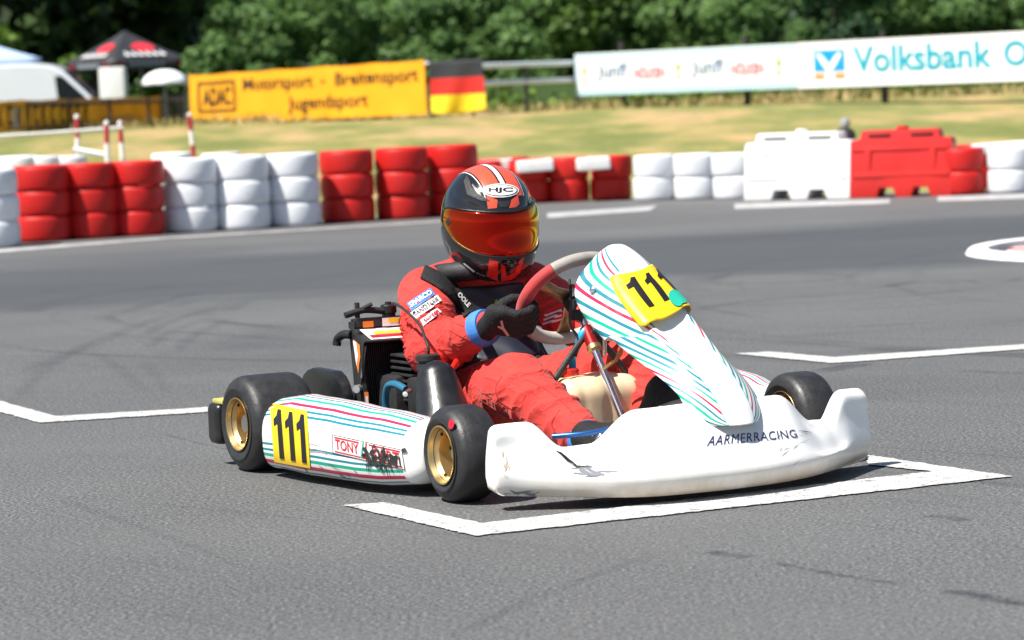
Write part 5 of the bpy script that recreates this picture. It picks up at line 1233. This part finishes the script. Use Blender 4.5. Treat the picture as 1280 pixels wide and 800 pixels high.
# intake silencer
def airbox_fn(P):
    d = cap_(P, (.68, -.415, .285), (.77, -.435, .12), .058, .092); d = smin(d, rbox(P, (.745, -.435, .10), (.10, .09, .075), .04), .04)
    return d
ab = sdf_obj('intake_silencer', airbox_fn, (.54, -.56, .0), (.88, -.30, .36), .007, M_BLK, kart, relax=2)
lathe('intake_trumpet', [(.022, 0), (.022, .04), (.034, .042), (.034, .058), (.027, .060), (.027, .066), (.034, .068), (.034, .082), (.028, .086), (0, .086)], M_BLKM, ab, axisM((.605, -.40, .268), (-.05, 0, 1)), 24)
tube('throttle_cable', [(.605, -.40, .352), (.607, -.40, .375), (.58, -.395, .395), (.50, -.37, .43), (.38, -.36, .470), (.30, -.35, .480)], .0042, M_BLKM, kart, 10, 30)
tube('intake_duct', [(.57, -.36, .22), (.64, -.40, .22)], .03, M_BLKM, kart, 16)
bm = bmesh.new(); add_tube(bm, [(.60, -.46, .255), (.62, -.485, .25)], .008, 10); bobj('clamp', bm, M_CHROME, kart)
# rear bumper
def rb_fn(P): 
    q = P.copy(); q[:, 1] = np.abs(q[:, 1]); d = rbox(q, (-.215, .30, .135), (.04, .375, .045), .02); return smin(d, rbox(q, (-.205, .665, .125), (.040, .052, .062), .018), .02)
rbp = sdf_obj('rear_bumper', rb_fn, (-.28, -.74, .05), (-.14, .74, .21), .008, M_BLK, kart, relax=1)
for s in (-1, 1): box('bumper_top', (-.185, s * .655, .192), (.075, .10, .014), mat('yellow_green_paint', (.48, .45, .12), .5, var=.2), rbp, bevel=.005)
bm = bmesh.new()
for s in (-1, 1): add_tube(bm, [(-.2, s * .34, .13), (-.12, s * .33, .10)], .012, 8)
bobj('bumper_bracket', bm, M_STEEL, kart)

# ================================================================== the driver (modelled in the kart's axes)
J = dict(sR=(.150, -.165, .485), eR=(.385, -.275, .340), wR=(.610, -.225, .415), sL=(.150, .185, .480), eL=(.40, .285, .345), wL=(.62, .20, .430),
         hR=(.33, -.095, .165), kR=(.735, -.195, .256), aR=(1.055, -.188, .148), hL=(.33, .125, .165), kL=(.70, .215, .300), aL=(.925, .135, .150))
def folds(P, a, b, amp, lam, seed, t0=0., t1=1.):
    a = np.array(a); b = np.array(b); ab = b - a; L_ = np.linalg.norm(ab); t = ((P - a) @ ab) / (L_ * L_)
    k = np.random.RandomState(seed); d1, d2 = k.randn(3) * 9, k.randn(3) * 14
    ph = 2 * np.pi * t * L_ / lam + 2.8 * np.sin(P @ d1 + seed) + 1.6 * np.sin(P @ d2)
    w_ = np.exp(-((t - (t0 + t1) / 2) / ((t1 - t0) / 2)) ** 4)
    s_ = np.sin(ph); return amp * w_ * (1 - np.abs(s_)) ** 1.6
def limb(P, a, b, ra, rb, amp=.009, lam=.075, seed=1, t0=-.1, t1=1.1): return cap_(P, a, b, ra, rb) - folds(P, a, b, amp, lam, seed, t0, t1)
def trunk_fn(P):
    d = smin(ell(P, (.25, .018, .170), (.21, .175, .125)), cap_(P, (.17, .015, .24), (.085, .012, .44), .145, .150), .08)
    d = smin(d, cap_(P, (.10, -.13, .47), (.10, .155, .465), .085, .085), .07)
    d = smin(d, cap_(P, (.13, .01, .48), (.19, .008, .60), .075, .062), .05)
    return d - .004 * np.sin(P[:, 2] * 62 + 3 * np.sin(P[:, 1] * 13) + 2 * np.sin(P[:, 0] * 17)) * (P[:, 2] < .6)
def body_fn(P):
    d = trunk_fn(P)
    for q in 'RL':
        u_ = smin(limb(P, J['s' + q], J['e' + q], .083, .066, .018, .095, 3 if q == 'R' else 5, .35, 1.15), limb(P, J['e' + q], J['w' + q], .066, .047, .018, .070, 7 if q == 'R' else 9, -.15, .75), .025)
        d = smin(d, u_, .035)
        g_ = smin(limb(P, J['h' + q], J['k' + q], .112, .082, .015, .13, 11 if q == 'R' else 15, -.05, 1.1), limb(P, J['k' + q], J['a' + q], .086, .061, .013, .12, 13 if q == 'R' else 17, -.1, 1.0), .035)
        d = smin(d, g_, .04)
    # neck and head inside the helmet, hands inside the gloves, feet inside the shoes
    d = np.minimum(d, ell(P, (.25, .01, .70), (.10, .08, .115)))
    return d
person = sdf_obj('person', body_fn, (-.12, -.42, .03), (1.18, .42, .84), .0062, M_RED_SUIT, None, relax=1)
person.location = (KX, KY, 0); person.rotation_euler = (0, 0, KTH - math.pi / 2)
tag(person, 'driver in a red racing suit and black helmet with mirrored red visor, gripping the wheel', 'person')
BB = bvh_of(person)

# --- helmet
HM = Matrix.Translation((.246, .008, .690)) @ Matrix.Rotation(R(-4), 4, 'Z') @ Matrix.Rotation(R(7), 4, 'Y') @ Matrix.Rotation(R(3), 4, 'X')
def helm_fn(P):
    d = ell(P, (-.012, 0, .030), (.158, .131, .140))
    d = smin(d, ell(P, (-.02, 0, -.045), (.145, .126, .125)), .05)
    d = smin(d, ell(P, (.062, 0, -.085), (.112, .100, .082)), .045)
    d = np.maximum(d, -(P[:, 2] + .158))
    # eye port set back a little, spoiler lip at the rear, side scoops
    d = smin(d, ell(P, (-.155, 0, .035), (.035, .075, .03)), .03)
    q = np.abs(P[:, 1])
    gro = np.exp(-(((P[:, 2] - .082 + .25 * (P[:, 0] - .03)) / .012) ** 2)) * np.exp(-((q - .092) / .02) ** 2) * (P[:, 0] > -.02)
    return d + .007 * gro
helmet = sdf_obj('helmet', helm_fn, (-.22, -.17, -.20), (.22, .17, .20), .006, M_BLKG, person, post=lambda v: np.array([HM @ Vector(p) for p in v]), relax=2)
BH = bvh_of(helmet)
hx = (HM.to_3x3() @ Vector((1, 0, 0))).normalized()
def on_helm_crown(u_, v_, off=.0012):
    """u: sideways metres, v: angle over the crown from the brow (0) backwards"""
    d = Vector((math.cos(v_), 0, math.sin(v_))); o_ = HM @ (Vector((-.012, u_, .03)) + d * .5); dr = -(HM.to_3x3() @ d).normalized(); h = BH.ray_cast(o_, dr)
    return None if h[0] is None else h[0] + (h[1] if h[1].dot(dr) < 0 else -h[1]) * off
def crown(name, poly, mt, off, nu=6, nv=16): return decal(name, polys_bm(poly), lambda a, b: on_helm_crown(a, b, off), mt, helmet, nu, nv)
a0, a1 = R(26), R(165)
def band(xa, xb, xa1, xb1, n=14):   # band between two sideways offsets at the brow and at the back
    L_ = [(xa + (xa1 - xa) * i / n, a0 + (a1 - a0) * i / n) for i in range(n + 1)]; R_ = [(xb + (xb1 - xb) * i / n, a0 + (a1 - a0) * i / n) for i in range(n, -1, -1)]; return L_ + R_
M_HST = M_HSTRIPE
crown('helmet_stripe', [band(-.055, -.012, -.060, -.014)], M_HST, .0010); crown('helmet_stripe', [band(.012, .055, .014, .060)], M_HST, .0010)
crown('helmet_stripe', [band(-.0065, .0065, -.008, .008)], M_WHT, .0012)
for s in (-1, 1): crown('helmet_stripe', [band(s * .059, s * .061, s * .065, s * .067)], M_WHT, .0012, 2)
def on_helm_side(az, z, off=.001):
    d = Vector((math.cos(az), math.sin(az), 0)); o_ = HM @ (Vector((.0, 0, z)) + d * .5); dr = -(HM.to_3x3() @ d).normalized(); h = BH.ray_cast(o_, dr)
    return None if h[0] is None else h[0] + (h[1] if h[1].dot(dr) < 0 else -h[1]) * off
# visor: wraps round the eye port
VT, VB = [], []
for i in range(41):
    a = R(-98 + 196 * i / 40); k = abs(a) / R(98); zt = .052 + .010 * k - .016 * max(0, k - .9) * 10 * .6; zb = -.072 + .070 * k ** 2.2 + .03 * max(0, k - .9) * 10 * .5
    VT.append((a, zt)); VB.append((a, zb))
rows = []
for j in range(15):
    t = j / 14; rows.append([on_helm_side(VB[i][0], VB[i][1] + (VT[i][1] - VB[i][1]) * t, .0055 * min(1, 6 * t + .3, 6 * (1 - t) + .3)) for i in range(41)])
# smooth the sheet so it reads as one moulded pane
A_ = np.array(rows)
for _ in range(7):
    B2 = A_.copy(); B2[1:-1] = .5 * A_[1:-1] + .25 * (A_[:-2] + A_[2:]); B2[:, 1:-1] = .5 * B2[:, 1:-1] + .25 * (B2[:, :-2] + B2[:, 2:]); A_ = B2
HC = np.array(HM @ Vector((0, 0, 0)))
A_ = A_ + (A_ - HC) / np.linalg.norm(A_ - HC, axis=2, keepdims=True) * .006
v, f = loft(A_.tolist()); vis = pyobj('visor', v, f, M_VISOR, helmet); so = vis.modifiers.new('t', 'SOLIDIFY'); so.thickness = .0035; so.offset = -1
BV = bvh_of(vis)
bm = bmesh.new(); edge = [Vector(p) for p in A_[-1]] + [Vector(p) for p in A_[::-1, -1]] + [Vector(p) for p in A_[0, ::-1]] + [Vector(p) for p in A_[:, 0]]
edge = [p for i, p in enumerate(edge) if (p - edge[i - 1]).length > 1e-4]
add_tube(bm, edge, .0028, 6, 0, False, True); bobj('visor_seal', bm, M_BLK, helmet)
for s in (-1, 1):
    p = on_helm_side(R(s * 84), .022, .006); n = (p - Vector(HC)).normalized(); lathe('visor_pivot', [(0, 0), (.014, 0), (.012, .004), (0, .005)], M_BLKM, helmet, axisM(p, n), 18)
def hp_px(Q, s, b, mt, off, bold=.02, name='lettering'): return put_px(name, s, b, Q, BH, off, mt, helmet, bold, 8, 4)
LG = quadmap((603, 230), (648, 230), (648, 247), (603, 247))
for k, (sx_, sy_, mt_) in enumerate(((1, 1, M_WHT), (.93, .86, M_INK), (.87, .74, M_WHT))):
    decal('logo_oval', polys_bm([ellipse(.5, .5, .5 * sx_, .5 * sy_, 40)]), lay_on(BH, LG, .0022 + .0005 * k), mt_, helmet, 8, 5)
hp_px(LG, 'HJC', (.17, .30, .83, .70), M_INK, .0040, .035)
# brow vent, chin marks
decal('vent', polys_bm([[(621, 252), (638, 251), (636, 257), (632, 259), (625, 259)]]), lay_on(BH, lambda a, b: (a, b), .002), M_BLKM, helmet, 4, 3)
decal('helmet_stripe', polys_bm([[(608, 246), (622, 250), (621, 260), (610, 261)]]), lay_on(BH, lambda a, b: (a, b), .0012), M_HST, helmet, 4, 3); decal('helmet_stripe', polys_bm([[(639, 250), (647, 244), (649, 255), (645, 259), (636, 260)]]), lay_on(BH, lambda a, b: (a, b), .0012), M_HST, helmet, 4, 3)
decal('chin_mark', polys_bm([[(612, 323), (623, 327), (622, 351), (609, 345)]]), lay_on(BH, lambda a, b: (a, b), .0015), M_REDB, helmet, 4, 5); decal('chin_mark', polys_bm([[(626, 330), (631, 332), (633, 345), (643, 340), (649, 325), (655, 321), (650, 340), (640, 349), (627, 351)]]), lay_on(BH, lambda a, b: (a, b), .0015), M_REDB, helmet, 5, 5)
decal('helmet_stripe', polys_bm([[(579, 329), (581, 328.5), (594, 339), (592, 340)]]), lay_on(BH, lambda a, b: (a, b), .0015), M_WHT, helmet, 4, 3)
decal('side_vent', polys_bm([[(580, 226), (584, 219), (588, 228), (589, 234), (602, 244), (614, 252), (602, 251), (584, 243)]]), lay_on(BH, lambda a, b: (a, b), .0016), M_BLKM, helmet, 6, 5)
decal('side_vent', polys_bm([[(590, 232), (591, 230), (600, 241), (602, 245), (597, 242)]]), lay_on(BH, lambda a, b: (a, b), .0022), mat('vent_grey', (.10, .10, .11), .3), helmet, 4, 3)
ch = bmesh.new(); a = HM @ Vector((.150, 0, -.075)); add_tube(ch, [HM @ Vector((.150, -.035, -.100)), HM @ Vector((.170, 0, -.098)), HM @ Vector((.150, .035, -.100))], [.003, .005, .003], 10, 14); bobj('chin_vent', ch, M_BLK, helmet)
# --- neck brace, vest, straps, patches
nb = tube('neck_brace', [(.16 + .115 * math.cos(a), .01 + .125 * math.sin(a), .545 + .012 * math.cos(a)) for a in [2 * math.pi * i / 28 for i in range(28)]], .030, M_BLKM, person, 14, 0, True)
def vest_fn(P):
    d = trunk_fn(P) - .016; d = np.maximum(d, .30 - P[:, 2]); d = np.maximum(d, P[:, 2] - .505); d = np.maximum(d, .02 - P[:, 0]); d = np.maximum(d, np.abs(P[:, 1] - .012) - (.145 - .18 * np.clip(P[:, 2] - .42, 0, 1))); return d
vest = sdf_obj('chest_protector', vest_fn, (-.02, -.2, .27), (.36, .22, .54), .006, mat('vest_navy', (.012, .016, .028), .5, var=.2), person, relax=2)
BVst = bvh_of(vest)
decal('emblem', polys_bm([[(617, 381), (619, 375), (621, 374), (623, 379), (626, 383), (621, 381), (619, 384)]]), lay_on(BVst, lambda a, b: (a, b)), mat('lime_print', (.20, .42, .02), .5), vest, 3, 3)
def belt_fn(P):
    d = np.abs(trunk_fn(P) - .012) - .008; w_ = P[:, 2] - (.285 - .25 * (P[:, 0] - .25)); return np.maximum(d, np.abs(w_) - .035)
sdf_obj('rib_belt', belt_fn, (-.15, -.3, .1), (.45, .3, .42), .007, M_BLKM, person)
# strap over the right shoulder
_vs = [v_.co.copy() for o_ in (person, vest) for v_ in o_.data.vertices]; _n0 = len(person.data.vertices)
BBV = BVHTree.FromPolygons(_vs, [tuple(p.vertices) for p in person.data.polygons] + [tuple(i + _n0 for i in p.vertices) for p in vest.data.polygons])
def ribbon(name, centre, half, bvh, off, mt, parent, n=40, m_=5, thick=.005):
    C_ = catmull(centre, n); H_2 = np.interp(np.linspace(0, 1, n), np.linspace(0, 1, len(half)), half); rows = []; fl = lay_on(bvh, lambda a, b: (a, b), off)
    for i in range(n):
        t = C_[min(i + 1, n - 1)] - C_[max(i - 1, 0)]; t = t / np.linalg.norm(t); nr = np.array([t[1], -t[0]])
        r_ = [fl(*(C_[i] + nr * H_2[i] * q)) for q in np.linspace(-1, 1, m_)]; rows.append(r_)
    rows = [r_ for r_ in rows if all(p is not None for p in r_)]
    v, f = loft([[tuple(p) for p in r_] for r_ in rows]); o = pyobj(name, v, f, mt, parent); s_ = o.modifiers.new('t', 'SOLIDIFY'); s_.thickness = thick; s_.offset = 0; return o
stp = ribbon('shoulder_strap', [(514, 341), (526, 341), (545, 350), (562, 362), (576, 376), (588, 393)], [8, 8, 8.5, 8.5, 9, 9], BBV, .006, M_GLOVE, person)
BS = bvh_of(stp)
put_px('lettering', 'OOLE', (.05, .1, .95, .9), quadmap((575, 363), (590, 380), (585, 386), (570, 368)), BS, .004, M_WHT, stp, .04)
_f = np.array([tuple(p.vertices) for p in person.data.polygons]); _v = np.array([tuple(v_.co) for v_ in person.data.vertices])
for _ in range(16):
    s_ = np.zeros_like(_v); n_ = np.zeros(len(_v))
    for a in range(4): np.add.at(s_, _f[:, a], _v[_f[:, (a + 1) % 4]]); np.add.at(n_, _f[:, a], 1)
    _v = .4 * _v + .6 * s_ / np.maximum(n_, 1)[:, None]
BSM = BVHTree.FromPolygons([Vector(q) for q in _v], _f.tolist())      # creases smoothed out: what a stiff patch follows
def patch(name, quad, mt, off=.005, nu=10, nv=6): return decal(name, polys_bm([rect(0, 0, 1, 1)]), lay_on(BSM, quadmap(*quad), off), mt, person, nu, nv)
Q1 = ((510, 380), (538, 361.5), (543, 370), (515, 390)); Q2 = ((514, 392), (546, 370), (551, 377), (520, 401)); Q3 = ((526, 401), (546, 386), (551, 391), (530, 409))
p1 = patch('sleeve_patch', Q1, mat('patch_blue', (.03, .20, .62), .6)); put_px('lettering', 'SPARCO', (.06, .2, .94, .8), quadmap(*Q1), BSM, .0078, M_WHT, p1, .03)
p2 = patch('sleeve_patch', Q2, M_WHT); put_px('lettering', 'SANDTLER', (.06, .22, .94, .78), quadmap(*Q2), BSM, .0078, M_INK, p2, .02)
p3 = patch('sleeve_patch', Q3, M_WHT); put_px('lettering', 'tortel', (.1, .15, .9, .85), quadmap(*Q3), BSM, .0078, M_REDP, p3, .03)
for k in range(3):
    y = 391 + 5.2 * k; decal('sleeve_stripe', polys_bm([[(681 - k * 1.5, y + 1.6), (702, y - 4), (703, y - 1.6), (681.5 - k * 1.5, y + 4.2)]]), lay_on(BB, lambda a, b: (a, b), .003), M_WHT, person, 6, 2)
# seams and stitching of the suit
M_SEAM = mat('suit_seam', (.36, .024, .022), .85)
for pth in ([(600, 500), (625, 516), (652, 530), (688, 549)], [(628, 470), (620, 484), (624, 500), (640, 512)], [(655, 474), (676, 483), (700, 500), (716, 516)],
            [(516, 396), (522, 415), (534, 434)], [(560, 412), (575, 420), (592, 428)], [(552, 388), (566, 402), (580, 408)], [(700, 512), (690, 528), (694, 541)], [(560, 345), (578, 355), (590, 365)]):
    ribbon('seam', pth, [.5, .5], BB, .0006, M_SEAM, person, 24, 3, .001)
# --- gloves
def hand(tag_, ang, wr):
    """hand closed round the rim: fingers pass in front of it, thumb behind"""
    s = -1 if tag_ == 'R' else 1; G_ = rimp(R(ang)); t = (rimp(R(ang - 4)) - rimp(R(ang + 4))).normalized()
    if t.z < 0: t = -t
    o_ = Vector((0, s, 0)); o_ = (o_ - t * o_.dot(t)).normalized(); fd = SN
    pt = lambda a, b, c: np.array(G_ + o_ * a + fd * b + t * c)
    segs = []
    for i, (c, ln) in enumerate(((.036, .94), (.0125, 1.05), (-.0115, 1.0), (-.034, .82))):
        q = [pt(.058, .010, c * 1.0), pt(.034, .037, c * 1.03), pt(-.004, .039, c * 1.0), pt(-.030 * ln, .020, c * .95), pt(-.026 * ln, -.003, c * .93)]; segs.append((q, (.0145, .0142, .0135, .0125, .0112) if i < 3 else (.0130, .0126, .0118, .011, .010)))
    th = ([pt(.064, -.020, .010), pt(.044, -.032, .026), pt(.014, -.034, .032), pt(-.012, -.026, .030)], (.0185, .0165, .0145, .0125)); W_ = np.array(wr)
    def fn(P):
        d = cap_(P, W_, pt(.078, -.012, .0), .032, .033)
        d = smin(d, smin(cap_(P, pt(.080, -.012, .026), pt(.060, .008, .034), .022, .015), cap_(P, pt(.080, -.012, -.022), pt(.060, .008, -.032), .022, .0145), .02), .02)
        d = smin(d, cap_(P, pt(.060, .006, .030), pt(.060, .006, -.030), .016), .014)
        for q, r_ in segs + [th]:
            f_ = None
            for k in range(len(q) - 1):
                e = cap_(P, q[k], q[k + 1], r_[k], r_[k + 1]); f_ = e if f_ is None else np.minimum(f_, e)
            d = smin(d, f_, .0085)
        return d
    c = np.array(G_); lo = np.minimum(c, W_) - .11; hi = np.maximum(c, W_) + .11
    return sdf_obj('glove', fn, lo, hi, .0032, M_GLOVE, person, relax=1)
gR = hand('R', 194, (.625, -.232, .405)); gL = hand('L', -6, (.64, .212, .432))
BG = bvh_of(gR)
decal('emblem', polys_bm([[(625, 401), (628, 400), (630, 409), (637, 419), (634, 420), (628, 412), (622, 409), (622, 407), (627, 408)]]), lay_on(BG, lambda a, b: (a, b)), mat('glove_print', (.45, .30, .28), .5), gR, 3, 4)
for q, wv in (('R', J['wR']), ('L', J['wL'])):
    e = Vector(J['e' + q]); w_ = Vector(wv); d = (w_ - e).normalized(); tube('cuff', [w_ - d * .016, w_ + d * .004, w_ + d * .022], [.053, .053, .048], M_BLUE, person, 28, 6)
# --- shoes
def shoe(ank, toe, up, name='shoe'):
    a = np.array(ank, float); b = np.array(toe, float); ax = (b - a) / np.linalg.norm(b - a); u_ = np.array(up, float); u_ -= ax * (u_ @ ax); u_ /= np.linalg.norm(u_); heel = a - ax * .045 - u_ * .035
    def fn(P):
        d = smin(cap_(P, heel, a + ax * .12 - u_ * .028, .036, .040), cap_(P, a + ax * .10 - u_ * .03, b - u_ * .02, .041, .033), .03)
        d = smin(d, cap_(P, a - ax * .015 + u_ * .045, a + ax * .02 - u_ * .01, .046, .050), .035)
        d = smin(d, cap_(P, a + u_ * .02, a + ax * .11, .045, .034), .03)
        return np.maximum(d, -((P - a) @ u_) - .062)
    lo = np.minimum(a, b) - .11; hi = np.maximum(a, b) + .11
    o = sdf_obj(name, fn, lo, hi, .005, M_GLOVE, person, relax=2)
    bm = bmesh.new()
    for k in range(4):
        c = a + ax * (.03 + .025 * k) + u_ * (.046 - .012 * k); sd3 = np.cross(ax, u_); add_tube(bm, [c - sd3 * .026 - u_ * .010, c + u_ * .003, c + sd3 * .026 - u_ * .010], .004, 8, 8)
    bobj('laces', bm, M_BLKM, o); 
    bm = bmesh.new(); add_lathe(bm, [(0, 0), (.009, 0), (.007, .004), (0, .005)], axisM(a + ax * .035 + u_ * .050, u_), 12); bobj('lace_toggle', bm, M_ALU, o)
    return o
shoe((1.150, -.184, .112), (1.245, -.112, .175), (-.5, -.1, 1)); shoe((.955, .118, .135), (1.02, .095, .262), (-.8, 0, .45))
for q, tgt in (('R', (1.150, -.180, .112)), ('L', (.955, .122, .135))):
    a = Vector(J['a' + q]); d = (Vector(tgt) - Vector(J['k' + q])).normalized(); tube('sock', [a + d * .02, a + d * .07, a + d * .11], [.054, .054, .050], M_BLUE, person, 24, 6)
